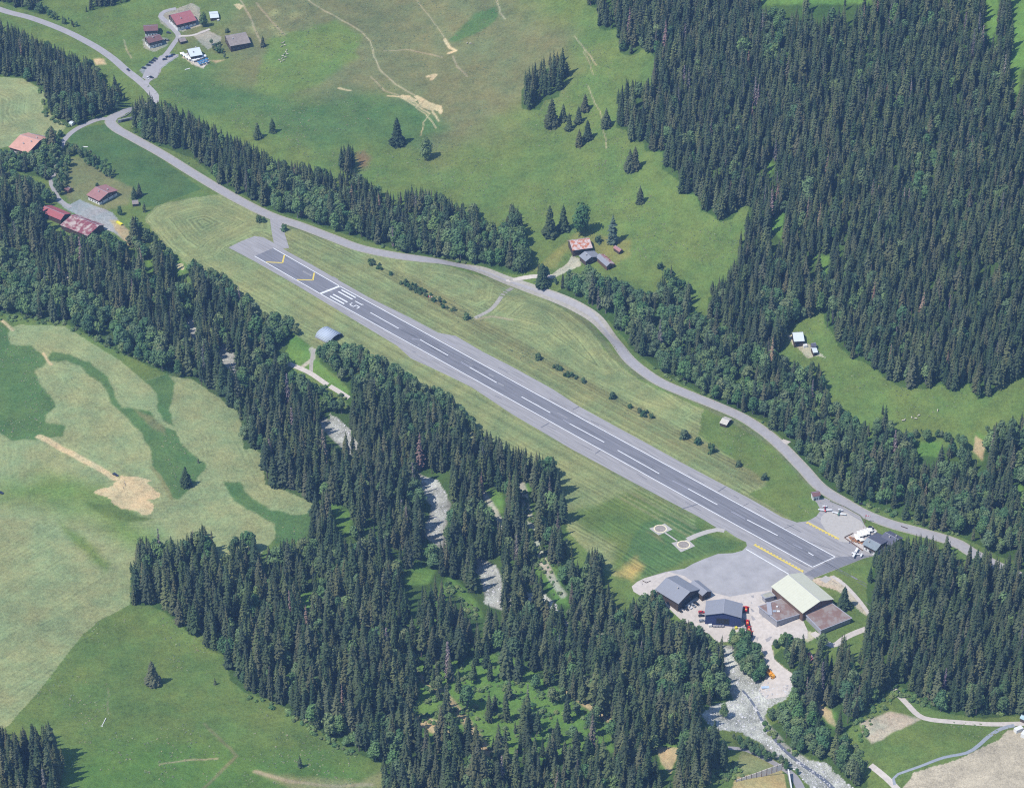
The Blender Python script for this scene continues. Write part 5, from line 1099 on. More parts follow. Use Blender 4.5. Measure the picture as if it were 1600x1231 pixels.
flatb('shed', 'shed', 'tiny flat-roofed grey shed at the left corner of the cream hangar', [(1188.5,929),(1195,935.5),(1212,930),(1204.5,922.5)], 4.5, CONW, mat('pale felt roof', srgb(178,176,160,KB), noise=.15))
gable('hangar', 'hangar', 'grey double-pitched hangar with parked cars in front, near the forest', (1041,901), (1078,926), (1019.4,918.8), (1063.8,900.5), 6.0, 4.2, RF_SLT, WD, ov=1.2, doors=[('end',-.2,9,4.5),('end',.55,5,4)], gwin=0, chim=1)
gable('hangar', 'hangar', 'small grey gabled extension at the right of the double-pitched hangar', (1083.5,905.5), (1105,925), (1074,911), (1091,905), 4.6, 2.0, RF_SLT, WD, ov=.5, doors=[('end',0,3,2.6)])
r_, d_ = gable('hangar', 'hangar', 'slate blue hangar with gable end towards the forest and red snow groomers beside', (1132.5,931.9), (1130,961), (1103,938), (1161,939), 7.0, 3.2, RF_SLT, BLU, ov=.6, doors=[('end',0,9,4.6)], win=0)
for k_ in range(9):
    x = d_[0]/2-.6+.02; y = (1.5+k_*1.25)*(1 if d_[2] > 0 else -1)
r_, d_ = gable('restaurant', 'restaurant', 'airfield restaurant with dark slate roof and grey green front slope', (1355,839.5), (1376.5,850.5), (1348,850), (1383,829), 5.2, 2.6, RF_SL3, WD, ov=1.0, rmat2=RF_SL2, gwin=3, win=3, doors=[('near',.2,2,2.2)], chim=1, wall2=(WH,2.2))
gable('restaurant_wing', 'building', 'dark slate-roofed wing behind the restaurant, close to the road', (1383,831), (1404,842.5), (1374,843), (1391,829), 5.0, 2.2, RF_SL2, WD, ov=.8, gwin=2, chim=2, wall2=(WH,2.0))
gable('control_cabin', 'cabin', 'two-storey white and dark timber cabin with brown roof by the parked planes', (1268,769.5), (1281,767.5), (1265.6,776.5), None, 4.6, 1.6, RF_BRN, WH, ov=.8, gwin=1, win=2, doors=[('near',-.4,1.1,2.1)])
gable('shed', 'shed', 'open wooden shed with pale roof on the grass between road and runway', (1128.5,652.8), (1140,656.6), (1122.5,660), None, 3.0, 1.6, mat('bleached plank roof', srgb(214,206,192,KB), noise=.12, stripes=(0,.6,.15)), WD, ov=.4, doors=[('end',0,3.2,2.3)])
# arched hangar
def arch(name, cat, label, pA, pB, pE, h, m_):
    A, B = at(*pA, h), at(*pB, h); c = (A+B)/2; d = (B-A).xy; L = d.length*1.0; e1 = d.normalized(); e2 = Vector((-e1.y, e1.x)); wv = abs((at(*pE, .6)-A).xy.dot(e2)); c.z = hz(c.x, c.y)
    root = empty(name, c, label, cat, None, math.atan2(e1.y, e1.x)); n = 14; o = [(wv*math.cos(math.pi*i/n), .4+(h-.4)*math.sin(math.pi*i/n)**.8) for i in range(n+1)]; inn = [(y*.965, z*.965) for y, z in o]
    sh = MB()
    for i in range(n): sh.extr([o[i], o[i+1], inn[i+1], inn[i]], -L/2, L/2)
    sh.obj('roof', m_, root, True)
    for nm_, x, m2 in (('end_wall', L/2-.9, mat('dark open hangar mouth', (.02,.022,.03))), ('end_wall', -L/2+.9, CONW)):
        w = MB(); w.extr([(y*.95, z*.95) for y, z in o]+[(-wv*.95, -1.5), (wv*.95, -1.5)], x-.15, x+.15); w.obj(nm_, m2, root)
    b_ = MB(); [b_.box(-L/2, L/2, s*wv-.25, s*wv+.25, -1.5, .6) for s in (1, -1)]; b_.obj('plinth', CONW, root); return root
arch('arched_hangar', 'hangar', 'arched pale metal hangar on the grass left of the runway', (503,512.3), (525.5,523.6), (489,524.5), 5.2, rm('pale blue grey arch sheeting', srgb(196,206,220,KB), depth=.06, noise=.04))
# --- ruined farm
gable('barn', 'barn', 'barn with white and rust-streaked roof at the farm', (889.5,378), (921,369.8), (896,394), (886,377), 5.0, 3.4, RF_RST, WD, ov=.7, win=0, doors=[('near',.1,3,2.6)])
gable('farmhouse', 'house', 'farmhouse wing with grey roof below the rusty barn', (913.5,392.5), (924,402), (901.5,398), (930,390.5), 4.2, 2.6, RF_SLT, WD, ov=.7, gwin=1, chim=1)
gable('farm_wing', 'barn', 'long low wing with half grey, half rusty red roof', (936,396), (953,412), (929,400), (943,394.5), 3.8, 2.2, RF_SLT, WD2, ov=.6, rmat2=RF_RRED, doors=[('end',0,3,2.3)])
gable('hut', 'hut', 'small hut with faded red roof below the pale conifer', (961,383.2), (971,390.2), (957.5,387.5), None, 2.6, 1.5, RF_CHA, WD, ov=.4)
# --- clearing on the right
gable('barn', 'barn', 'barn with bright white metal roof in the forest clearing', (1238,520.8), (1254.8,517.3), (1245.5,536), (1236.5,519.5), 4.6, 3.0, RF_WHT, WD, ov=.7, doors=[('near',-.3,2.5,2.4)])
gable('chalet', 'chalet', 'little chalet with dark slate roof in the forest clearing', (1267,537.3), (1275,535), (1270.2,542.8), None, 3.4, 1.8, RF_SL2, WD2, ov=.5, gwin=1)
gable('shed', 'shed', 'little shed with white roof, lowest in the forest clearing', (1268.6,545.2), (1276.2,543), (1271.5,552.3), None, 3.2, 1.6, RF_WHT, WD, ov=.4, doors=[('near',0,1.2,2)])
# --- hamlet
gable('barn', 'barn', 'large barn with weathered red roof at the top of the hamlet', (266,25), (297,14.7), (278,41), (259,26.5), 6.0, 4.2, RF_RED, WD, ov=1.0, win=4, gwin=3, wall2=(WH,2.4), chim=1)
gable('chalet', 'chalet', 'upper brown-roofed chalet of the two standing together', (224,41.5), (246.5,39), (225.5,50.3), None, 6.0, 2.4, RF_BRN, WD, ov=1.0, win=4, gwin=2, wall2=(WH,2.6))
gable('chalet', 'chalet', 'lower brown-roofed chalet with balconies, next to the hamlet lane', (228,60.5), (250,53.5), (231.5,69.3), None, 6.2, 2.6, RF_BRN, WD, ov=1.0, win=4, gwin=2, wall2=(WH,2.6), chim=1)
gable('chalet', 'chalet', 'restaurant chalet with white roof and terrace in the hamlet', (292.5,77.7), (311.5,73.2), (299.5,89.8), (284,80), 5.6, 3.0, RF_WHT, WD, ov=.9, win=3, gwin=2, wall2=(WH,2.5), chim=2)
gable('barn', 'barn', 'barn with grey brown roof at the right edge of the hamlet', (352,57.5), (384,49.5), (365.5,73.5), (342,60), 5.4, 3.4, RF_GRY, WD, ov=.9, win=4, gwin=2, chim=1)
gable('shed', 'shed', 'small shed with white roof behind the round tree', (327.3,23), (341,20.8), (330,29.8), None, 2.8, 1.0, RF_WHT, WD, ov=.3)
gable('hut', 'hut', 'tiny hut at the fork in the hamlet lane', (279.5,62), (289.5,59.2), (283.5,66.3), None, 2.6, 1.2, RF_GRY, WD, ov=.3)
# --- left side
gable('house', 'house', 'house with bright orange terracotta roof beside the mown field', (31.7,210.5), (62.5,219.5), (16.5,231), (40,206), 5.4, 3.6, RF_TER, WD, ov=.9, win=4, gwin=2, chim=3, wall2=(WH,2.3))
gable('house_wing', 'house', 'brown-roofed wing behind the orange-roofed house', (46,208.5), (74,214), (42,213), None, 4.2, 1.6, RF_BRN, WD, ov=.5)
gable('chalet', 'chalet', 'white-walled chalet with faded red roof and one white roof corner', (149,292), (169,301.5), (132.5,303.5), (166,288.5), 5.2, 3.0, RF_CHA, WD, ov=1.1, win=4, gwin=3, chim=2, wall2=(WH,2.5))
p_ = None
gable('barn', 'barn', 'barn with plain red roof, left part of the farm sheds', (69,322), (101,335.5), (64.5,331.5), (80,320.5), 5.0, 3.0, rm('bright red sheet roof', srgb(178,98,102,KB)), WD, ov=.6, doors=[('end',0,6,3.5)])
gable('barn', 'barn', 'barn with patched red and white roof, right part of the farm sheds', (112,335), (155,353), (96,353), (117,333), 4.6, 2.8, RF_REDW, WD, ov=.6, doors=[('end',0,5,3)])
gable('hut', 'hut', 'tiny timber hut at the end of the tree-lined lane', (102.5,290.8), (110,294.2), (103.5,297), None, 2.8, 1.4, RF_BRN, WD2, ov=.3)
gable('hut', 'hut', 'little grey hut below the conifer pair', (206,315), (216,314), (207,319.5), None, 2.6, .9, RF_GRY, WD, ov=.3)
gable('hut', 'hut', 'small white hut at the wood edge above the lane junction', (109.5,189.5), (114.5,191), (108.5,193), None, 2.3, .8, RF_WHT, WH, ov=.2)
gable('hut', 'hut', 'small hut with red roof half hidden among the trees behind the hangars', (1265,1017.5), (1271,1028), (1262,1021), None, 3.2, 1.8, RF_RED, WD, ov=.4)
gable('shed', 'shed', 'shed with pale teal roof at the right edge of the photo', (1596,1116), (1609,1122), (1591.5,1120.5), None, 3.2, 1.4, rm('pale teal sheet roof', srgb(176,204,208,KB)), WD, ov=.4)
# --- white blocks, panel wall and ramp at the bottom
def boxthing(name, cat, label, px_, sx, sy, h, m_, rz=0.0, lid=None, z=0):
    p = at(*px_); root = empty(name, p, label, cat, None, rz); bm = MB(); bm.box(-sx/2, sx/2, -sy/2, sy/2, -.6, h); bm.obj('body', m_, root)
    l_ = MB(); l_.box(-sx/2-.1, sx/2+.1, -sy/2-.1, sy/2+.1, h-.02, h+.16); l_.obj('lid', lid or m_, root); return root
boxthing('site_container', 'container', 'white site cabin left of its twin at the right edge', (1591,1142), 5.5, 3.0, 2.8, WH, .5); boxthing('site_container', 'container', 'white site cabin cut by the right edge of the photo', (1600,1149), 5.0, 3.0, 2.8, WH, 1.0)
boxthing('water_tank', 'tank', 'white tank between the barn and the little shed in the clearing', (1258,542), 3.0, 2.4, 1.8, WH, .2)
A, B = at(1150,1221), at(1221,1208.5); d = (B-A).xy; rt = empty('panel_wall', (A+B)/2, 'pale concrete panel wall with upright posts near the bottom edge', 'wall', None, math.atan2(d.y, d.x)); L = d.length; rt.location.z = hz(rt.location.x, rt.location.y)
for i in range(9):
    x0, x1 = -L/2+L*i/9+.22, -L/2+L*(i+1)/9-.22; MB().box(x0, x1, -.12, .12, -1, 4.6).obj('panel', mat('pale pinkish concrete', srgb(240,226,216,.95), noise=.1), rt)
for i in range(10): x = -L/2+L*i/9; MB().box(x-.16, x+.16, -.22, .2, -1, 4.75).obj('post', mat('rusty steel post', srgb(130,104,96,KB)), rt)
A, B = at(1231,1210), at(1238,1240); d = (B-A).xy; c = (A+B)/2; rt = empty('ramp_wall', (c.x, c.y, hz(c.x, c.y)), 'white-topped retaining wall beside the grey lane at the bottom', 'wall', None, math.atan2(d.y, d.x)); MB().box(-d.length/2, d.length/2, -.3, .3, -1, 2.6).obj('wall', CONW, rt); MB().box(-d.length/2-.1, d.length/2+.1, -.45, .45, 2.6, 2.85).obj('coping', WH, rt)
A, B = at(1098,1216), at(1111,1212); d = (B-A).xy; c = (A+B)/2; rt = empty('timber_fence', (c.x, c.y, hz(c.x, c.y)), 'short brown plank fence at the wood edge by the bottom', 'fence', None, math.atan2(d.y, d.x))
MB().box(-d.length/2, d.length/2, -.08, .08, -.5, 3.6).obj('boards', mat('brown planks', srgb(160,136,128,KB), stripes=(0,.8,.3)), rt); [MB().box(x-.12, x+.12, -.2, .16, -.5, 3.8).obj('post', WD, rt) for x in (-d.length/2, 0, d.length/2)]
# long pale pipe / ditch wall at the lower right
strip('drainage_channel', [(1398,1226),(1396,1216),(1403,1209),(1420,1203),(1440,1196),(1475,1183),(1510,1176),(1528,1165),(1545,1150),(1565,1138),(1585,1133)], (1.8,3.2), mat('wet grey channel concrete', srgb(158,164,172,KB), noise=.15), 0.10, label='curving grey concrete drainage channel')
def wall_along(name, cat, label, px, h, t, m_, step=6, cap=None):
    w = [at(*p) for p in px]; root = empty(name, w[0], label, cat); mb = MB(); o = root.location
    for a, b in zip(w, w[1:]):
        d = (b-a).xy.normalized(); n = Vector((-d.y, d.x))*t/2; vs = []
        for p in (a, b):
            for s in (-1, 1):
                for zz in (-.8, h): vs.append((p.x-o.x+n.x*s, p.y-o.y+n.y*s, p.z-o.z+zz))
        mb.add(vs, [(1,5,7,3),(0,1,3,2),(4,6,7,5),(0,4,5,1),(2,3,7,6)])
    mb.obj('wall', m_, root); return root
wall_along('bridge_parapet', 'parapet', 'pale parapet of the bridge beside the hairpin', [(189,185),(197,182),(205,176)], 1.0, .5, CONW)
r_ = empty('bridge_culvert', at(196,190), 'dark stone bridge mouth under the road hairpin', 'bridge', None, .45); MB().box(-7, 7, -.5, .5, -3, 3.0).obj('wall', CONW, r_); MB().box(-4, 4, -.56, -.46, -3, 2.0).obj('opening', DR, r_)
wall_along('low_wall', 'wall', 'low dark wall round the terrace on its runway side', [(1319.5,840.5),(1348,860.5)], .9, .3, WD2)
wall_along('low_wall', 'wall', 'low dark wall closing the short left side of the terrace', [(1319.5,840),(1333,833.5)], .9, .3, WD2)
wall_along('kerb_wall', 'wall', 'dark low wall edging the forecourt grass along the road', [(1297,783),(1320,792),(1344,805.5),(1352,815)], .5, .5, mat('mossy kerb', srgb(110,116,90,KB)))
wall_along('road_barrier', 'barrier', 'dark guard rail fragment at the roadside lay-by', [(1408,822.5),(1418,826)], .7, .35, WD)
# ------------------------------------------------------------ vehicles
def carmat(nm, c): return mat('car paint '+nm, c, rough=.25, noise=.03, spec=.6)
TYRE = mat('tyre rubber', (.02,.02,.02), noise=.1); LAMP = mat('lamp glass', (.75,.75,.7), rough=.2, noise=.02)
def car(label, px_, rz, m_, wagon=True, L=4.5, group=None, cat='car', name='parked_car'):
    p = at(*px_); root = empty(name, (p.x, p.y, p.z+.12), label, cat, group, rz); h = L/2
    b_ = MB(); b_.extry([(-h,.35),(-h,.75),(-h+.15,.92),(h-1.1,.90),(h-.1,.72),(h,.55),(h,.3),(h-.3,.25),(-h+.2,.25)], -.88, .88); b_.obj('body', m_, root)
    back = -h+.25 if wagon else -h+.75
    g = MB(); g.extry([(back,.90),(back+.35,1.38),(h-2.0,1.40),(h-1.15,.88)], -.82, .82, .14, 1.2); g.obj('window', GL, root)
    r_ = MB(); r_.extry([(back+.42,1.385),(back+.5,1.47),(h-2.15,1.49),(h-1.95,1.40)], -.70, .70); r_.obj('roof', m_, root)
    for x in (-h+.85, h-.85):
        for y in (-.80, .80): t_ = MB(); t_.tube((x,y-.11,.33),(x,y+.11,.33),.33,n=10); t_.obj('wheel', TYRE, root)
    for y in (-.6, .6): l_ = MB(); l_.box(h-.04,h+.03,y-.16,y+.16,.55,.70); l_.obj('headlight', LAMP, root)
    return root
dk = carmat('dark blue', (.03,.04,.08)); bk = carmat('black', (.02,.02,.025)); wt = carmat('white', (.7,.7,.7)); gy = carmat('silver grey', (.28,.30,.33)); rd = carmat('red', (.55,.03,.04)); b2 = carmat('blue', (.05,.10,.25))
for i, (u, v, m_, lb) in enumerate([(243,93,dk,'dark blue car at the top end of the diagonal row in the hamlet'),(240,96,bk,'black car second from the top of the diagonal row'),(236,99,dk,'dark blue car in the middle of the diagonal row'),(232,103,bk,'black car second from the bottom of the diagonal row'),(225,107.5,dk,'dark car at the bottom end of the diagonal row')]): car(lb, (u,v), -.35, m_, group='cars parked in the hamlet')
for u, v, m_, lb, a in [(257.5,94,dk,'dark car parked first below the white-roofed chalet drive',.35),(262,90,bk,'black car second in the group left of the white-roofed chalet',.5),(266.5,89.5,b2,'blue car third in the group left of the white-roofed chalet',.5),(270.5,87,dk,'dark car nearest the white-roofed chalet',.5),(231,123,wt,'white car parked just above the road junction, left one',-.9),(236.5,122,bk,'dark car parked just above the road junction, right one',-.5),
                        (263.5,52.5,dk,'dark car right of the upper brown-roofed chalet',-.3),(261,64,bk,'black car below the balcony of the lower brown-roofed chalet',-.3),(294,46,b2,'bluish car in front of the large red-roofed barn',.3)]: car(lb, (u,v), a, m_, group='cars parked in the hamlet')
car('dark blue car driving on the road above the hamlet junction', (200.5,110.5), -.95, dk, name='moving_car')
car('black car by the wood across the road from the planes', (1347.5,788), .12, bk, L=4.9)
car('black car alone at the corner of the double-pitched hangar', (1062,954.5), -.75, bk, group='cars in front of the hangar')
for u, v, m_, lb in [(1071.5,951.5,bk,'black car at the left of the four in front of the hangar'),(1077,949,wt,'white car left of the silver one in front of the hangar'),(1083,946.5,gy,'silver car between the white and the last dark one'),(1088,943.5,bk,'dark car at the right end of the hangar row')]: car(lb, (u,v), -.75, m_, group='cars in front of the hangar')
car('red pickup left of the slate blue hangar', (1096,957), .05, rd); car('black car directly below the red pickup', (1096,962.5), .08, bk); car('dark grey car lowest at the left of the slate blue hangar', (1097,970.5), .12, gy)
car('white van behind the restaurant terrace', (1363,831), -.6, wt, L=5.4); car('dark car beside the white van behind the terrace', (1361,825.5), -.5, bk)
car('dark pickup standing at the head of the sandy patch', (180.5,742.5), -.6, dk, L=5.0); car('dark vehicle cut by the left edge on the mown slope', (1,770.5), -.4, dk)
# snow groomers
RED = mat('groomer red paint', (.60,.03,.025), rough=.3, noise=.05); YB = mat('groomer yellow panel', (.8,.55,.12), rough=.4)
def groomer(label, px_, rz):
    p = at(*px_); root = empty('snow_groomer', (p.x, p.y, p.z+.1), label, 'snow groomer', 'red snow groomers parked by the blue hangar', rz)
    for y in (-1.35, 1.35): t_ = MB(); t_.extry([(-2.3,.35),(-1.9,0),(1.9,0),(2.3,.35),(2.2,.85),(-2.2,.85)], y-.5, y+.5); t_.obj('track', TYRE, root)
    b_ = MB(); b_.box(-2.2,1.9,-.95,.95,.5,1.5); b_.obj('body', RED, root)
    c_ = MB(); c_.extry([(.1,1.5),(.3,2.7),(1.3,2.7),(1.9,1.5)], -.9, .9, .1, 2); cc = c_.obj('cab', RED, root); w_ = MB(); w_.extry([(.55,1.7),(.6,2.55),(1.42,2.5),(1.86,1.7)], -.93, .93); w_.obj('window', GL, cc)
    e_ = MB(); e_.box(-1.5,-.5,-.5,.5,1.5,1.8); e_.obj('engine_cover', YB, root)
    bl = MB(); bl.box(2.6,2.85,-2.2,2.2,.1,1.2); bl.box(1.9,2.6,-.15,.15,.5,.7); bl.obj('blade', RED, root)
    tl = MB(); tl.box(-3.3,-2.4,-2.1,2.1,.2,.6); tl.obj('tiller', mat('groomer black frame', (.03,.03,.03)), root)
for u, v, a, lb in [(1165.5,953,1.45,'red snow groomer standing alone at the top right of the blue hangar'),(1167.5,974,1.6,'red snow groomer heading the lower line beside the blue hangar'),(1170,984,1.5,'red snow groomer in the middle of the lower line, partly behind trees'),(1172,991,1.4,'red snow groomer at the end of the lower line by the trees')]: groomer(lb, (u, v), a)
# orange dump truck, yellow trailer, small bits
OR = mat('orange machine paint', (.80,.36,.03), rough=.4, noise=.05)
p = at(1203,1055); r_ = empty('dump_truck', (p.x,p.y,p.z+.1), 'orange dump truck standing in the gravel yard above the stream', 'truck', None, -1.05)
MB().box(-4.6,4.4,-1.0,1.0,.8,1.1).obj('chassis', TYRE, r_)
s_ = MB(); s_.extry([(-4.7,1.2),(-5.0,2.9),(1.9,2.9),(1.9,1.2)], -1.35, -1.2); s_.extry([(-4.7,1.2),(-5.0,2.9),(1.9,2.9),(1.9,1.2)], 1.2, 1.35); s_.box(-4.7,1.9,-1.35,1.35,1.1,1.3); s_.box(1.9,2.1,-1.35,1.35,1.1,3.1); s_.obj('skip', OR, r_)
s_ = MB(); s_.extry([(2.4,.8),(2.4,3.0),(4.1,3.0),(4.6,2.0),(4.7,.8)], -1.2, 1.2); cb = s_.obj('cab', OR, r_); s_ = MB(); s_.extry([(2.8,1.95),(2.8,2.8),(4.15,2.8),(4.62,1.95)], -1.23, 1.23); s_.obj('window', GL, cb)
for x in (-3.6,-2.3,3.4):
    for y in (-1.1, 1.1): s_ = MB(); s_.tube((x,y-.2,.55),(x,y+.2,.55),.55,n=12); s_.obj('wheel', TYRE, r_)
p = at(186.5,350); r_ = empty('yellow_skip', (p.x,p.y,p.z+.1), 'long yellow skip on the farm yard', 'skip', None, -.75); YL = mat('bright yellow paint', (.75,.68,.05), noise=.08)
s_ = MB(); s_.extry([(-3.6,1.3),(-3.0,.1),(3.0,.1),(3.6,1.3)], -1.1, -1.0); s_.extry([(-3.6,1.3),(-3.0,.1),(3.0,.1),(3.6,1.3)], 1.0, 1.1); s_.box(-3.0,3.0,-1.0,1.0,.05,.2); s_.extry([(-3.65,1.3),(-3.05,.1),(-2.95,.1),(-3.55,1.3)], -1.0, 1.0); s_.extry([(3.55,1.3),(2.95,.1),(3.05,.1),(3.65,1.3)], -1.0, 1.0); s_.obj('tub', YL, r_); MB().box(-2.9,2.9,-.98,.98,.2,1.0).obj('load', YL, r_)
p = at(1195.5,1074.5); r_ = empty('flatbed_trailer', (p.x,p.y,p.z), 'small flatbed trailer with blue sheet beside the stream', 'trailer', None, .1); MB().box(-2.6,2.6,-1.1,1.1,.6,.8).obj('deck', mat('pale blue sheet', srgb(190,212,236,.85)), r_)
for x in (-.6,.6):
    for y in (-1.0,1.0): s_ = MB(); s_.tube((x,y-.12,.3),(x,y+.12,.3),.3,n=8); s_.obj('wheel', TYRE, r_)
# aircraft
def plane(label, px_, rz, wing, fus, sp_=9.5, low=True, big=1.0):
    p = at(*px_); r_ = empty('light_aircraft', (p.x,p.y,p.z+.15), label, 'airplane', 'light aircraft parked by the restaurant', rz); r_.scale = (big,)*3
    n = 10; pr_ = [(3.0,.12,1.0),(2.9,.35,1.0),(1.8,.55,1.05),(.2,.6,1.15),(-1.5,.42,1.15),(-4.0,.14,1.25)]; b_ = MB(); vs = []; fs = []
    for x, r0, z in pr_: vs += [(x, r0*math.cos(2*math.pi*i/n), z+r0*math.sin(2*math.pi*i/n)) for i in range(n)]
    for k in range(len(pr_)-1): fs += [(k*n+i, k*n+(i+1)%n, (k+1)*n+(i+1)%n, (k+1)*n+i) for i in range(n)]
    fs += [tuple(range(n-1,-1,-1)), tuple(range((len(pr_)-1)*n, len(pr_)*n))]; b_.add(vs, fs); b_.obj('fuselage', fus, r_, True)
    zw = .75 if low else 1.75; h = sp_/2
    for s in (1, -1):
        w_ = MB(); w_.add([(1.3,s*.3,zw),(-.3,s*.3,zw),(-.15,s*h,zw+.45),(1.0,s*h,zw+.45),(1.3,s*.3,zw+.2),(-.3,s*.3,zw+.1),(-.15,s*h,zw+.53),(1.0,s*h,zw+.58)], [(0,1,2,3),(7,6,5,4),(0,3,7,4),(1,5,6,2),(3,2,6,7),(0,4,5,1)]); w_.obj('wing', wing, r_)
    t_ = MB(); t_.box(-4.3,-3.3,-1.7,1.7,1.25,1.35); t_.obj('tailplane', wing, r_); t_ = MB(); t_.extry([(-4.4,1.3),(-4.4,2.6),(-3.9,2.6),(-3.1,1.35)], -.06, .06); t_.obj('fin', wing, r_)
    t_ = MB(); t_.extry([(-.9,1.5),(-.5,2.0),(.6,2.0),(1.3,1.5)], -.45, .45, .1, 1.8); t_.obj('canopy', GL, r_)
    t_ = MB(); t_.box(3.02,3.1,-.95,.95,.92,1.08); t_.tube((2.95,0,1),(3.25,0,1),.15,.03); t_.obj('propeller', TYRE, r_)
    for x, y in ((1.9,0),(-.2,1.3),(-.2,-1.3)): t_ = MB(); t_.tube((x,y-.08,.25),(x,y+.08,.25),.25,n=10); t_.box(x-.04,x+.04,y-.04,y+.04,.25,.9); t_.obj('wheel', TYRE, r_)
PW = mat('white aircraft paint', (.78,.78,.78), rough=.3, noise=.03); PR = mat('red aircraft paint', (.55,.06,.06), rough=.3, noise=.03); PG = mat('green aircraft paint', (.08,.22,.14), rough=.3, noise=.03)
plane('white light aircraft with red fuselage parked by the cabin', (1289,797.5), -1.6, PW, PR, 10.5); plane('pale light aircraft with green fuselage parked right of the red one', (1311,803), -1.9, PW, PG, 10.5); plane('white light aircraft at the runway end below the terrace', (1337,867), 2.75, PW, PW, 10.5, low=False, big=1.1)
# windsock mast, terrace, parasols, tables, people
def mast(label, px_, h, sock):
    p = at(*px_); r_ = empty('windsock_mast', p, label, 'windsock'); s_ = MB(); s_.tube((0,0,-.3),(0,0,h),.13,.09); s_.obj('pole', mat('reddish mast', srgb(150,90,84,KB)), r_)
    k = 5; vs = []
    for i in range(k):
        s_ = MB(); s_.tube((.15+i*.7,0,h-.25-.12*i*i*.3),(.15+(i+1)*.7,0,h-.25-.12*(i+1)**2*.3),.5-.06*i,.5-.06*(i+1),10,False); s_.obj('sock_band', PR if i % 2 == 0 else PW, r_)
mast('red and white windsock on a mast by the road and terrace', (1351.5,816), 6.5, True); mast('small red and white windsock in the airfield hedge', (669,470), 4.5, True)
p = at(1349.5,827); r_ = empty('flag_pole', p, 'thin reddish pole rising from the terrace parasols', 'pole'); s_ = MB(); s_.tube((0,0,0),(0,0,7.5),.14,.09); s_.obj('pole', mat('reddish mast', (0,0,0)), r_); s_ = MB(); s_.box(-.3,.3,-.3,.3,-.5,.2); s_.obj('foot', CONW, r_)
PT = mat('cream parasol cloth', (.80,.77,.70), noise=.04); PB = mat('blue parasol cloth', srgb(70,130,176,.8), noise=.06)
def parasol(label, px_, w, m_, group, rz=.5):
    p = at(*px_); r_ = empty('parasol', (p.x,p.y,p.z+.1), label, 'parasol', group, rz); s_ = MB(); s_.tube((0,0,0),(0,0,2.9),.05); s_.obj('pole', CONW, r_)
    a = w/2; s_ = MB(); s_.add([(-a,-a,2.35),(a,-a,2.35),(a,a,2.35),(-a,a,2.35),(0,0,3.0),(-a,-a,2.15),(a,-a,2.15),(a,a,2.15),(-a,a,2.15)], [(0,1,4),(1,2,4),(2,3,4),(3,0,4),(5,6,1,0),(6,7,2,1),(7,8,3,2),(8,5,0,3)]); s_.obj('canopy', m_, r_)
GP = 'cream parasols over the airfield terrace'
for i in range(2):
    for j in range(4):
        u, v = 1343+j*5.2-i*4, 836-j*1.6+i*4.6
        parasol('large square cream parasol in the block over the airfield terrace', (u, v), 3.9, PT, GP, .05)
for u, v in ((1340,844.5),(1346,846.5)): parasol('cream parasol on the open side of the airfield terrace', (u, v), 3.6, PT, GP+', open side', .3)
for i, (u, v) in enumerate(((311,100.5),(315,99),(319,97.5),(323,95.5),(313,103),(318,101.5),(323,99.5))): parasol('blue parasol on the hamlet restaurant terrace', (u, v), 2.8, PB, 'blue parasols on the hamlet terrace', .3)
for i, (u, v) in enumerate(((285,87),(289,89.5),(293,92.5),(297,95),(304,97),(309,95),(314,93),(319,91))): parasol('white parasol below the white-roofed chalet', (u, v), 4.0, mat('white parasol cloth', (.82,.82,.82)), 'white parasols on the hamlet terrace', .3)
TB = mat('varnished table top', srgb(196,140,92,KB), noise=.15)
rnd_ = random.Random(5); k = 0
for i in range(5):
    for j in range(3):
        u, v = 1328+i*4.6+j*2.6, 840.0+i*1.6+j*2.9-.4*i
        if u > 1349: continue
        p = at(u, v); r_ = empty('terrace_table', (p.x,p.y,p.z+.1), 'brown table with benches on the airfield restaurant terrace', 'table', 'tables on the airfield terrace', rnd_.uniform(0,3)); k += 1
        MB().box(-.9,.9,-.4,.4,.70,.76).obj('tabletop', TB, r_)
        for s in (1,-1): MB().box(-.9,.9,s*.75-.15,s*.75+.15,.42,.47).obj('bench', TB, r_)
        for s in (1,-1): MB().box(s*.7-.05,s*.7+.05,-.85,.85,0,.70 if False else .42).obj('leg', TB, r_)
        MB().box(-.05,.05,-.05,.05,0,.70).obj('leg', TB, r_)
drape_poly('terrace', [(1320,841),(1332,833),(1345,826),(1363,822),(1371,830),(1356,840),(1349,851),(1348,860)], mat('terrace planks', srgb(212,202,194,KB), stripes=(0,.6,.12)), 0.11, label='pale plank terrace of the airfield restaurant', grid=4)
drape_poly('terrace', [(284,87),(292,84),(303,95),(320,89),(328,96),(318,107),(306,103)], mat('hamlet terrace planks', srgb(214,204,190,KB), stripes=(0,.6,.12)), 0.25, label='pale plank terrace of the hamlet restaurant', grid=4)
SK = mat('skin', (.50,.32,.25), noise=.03)
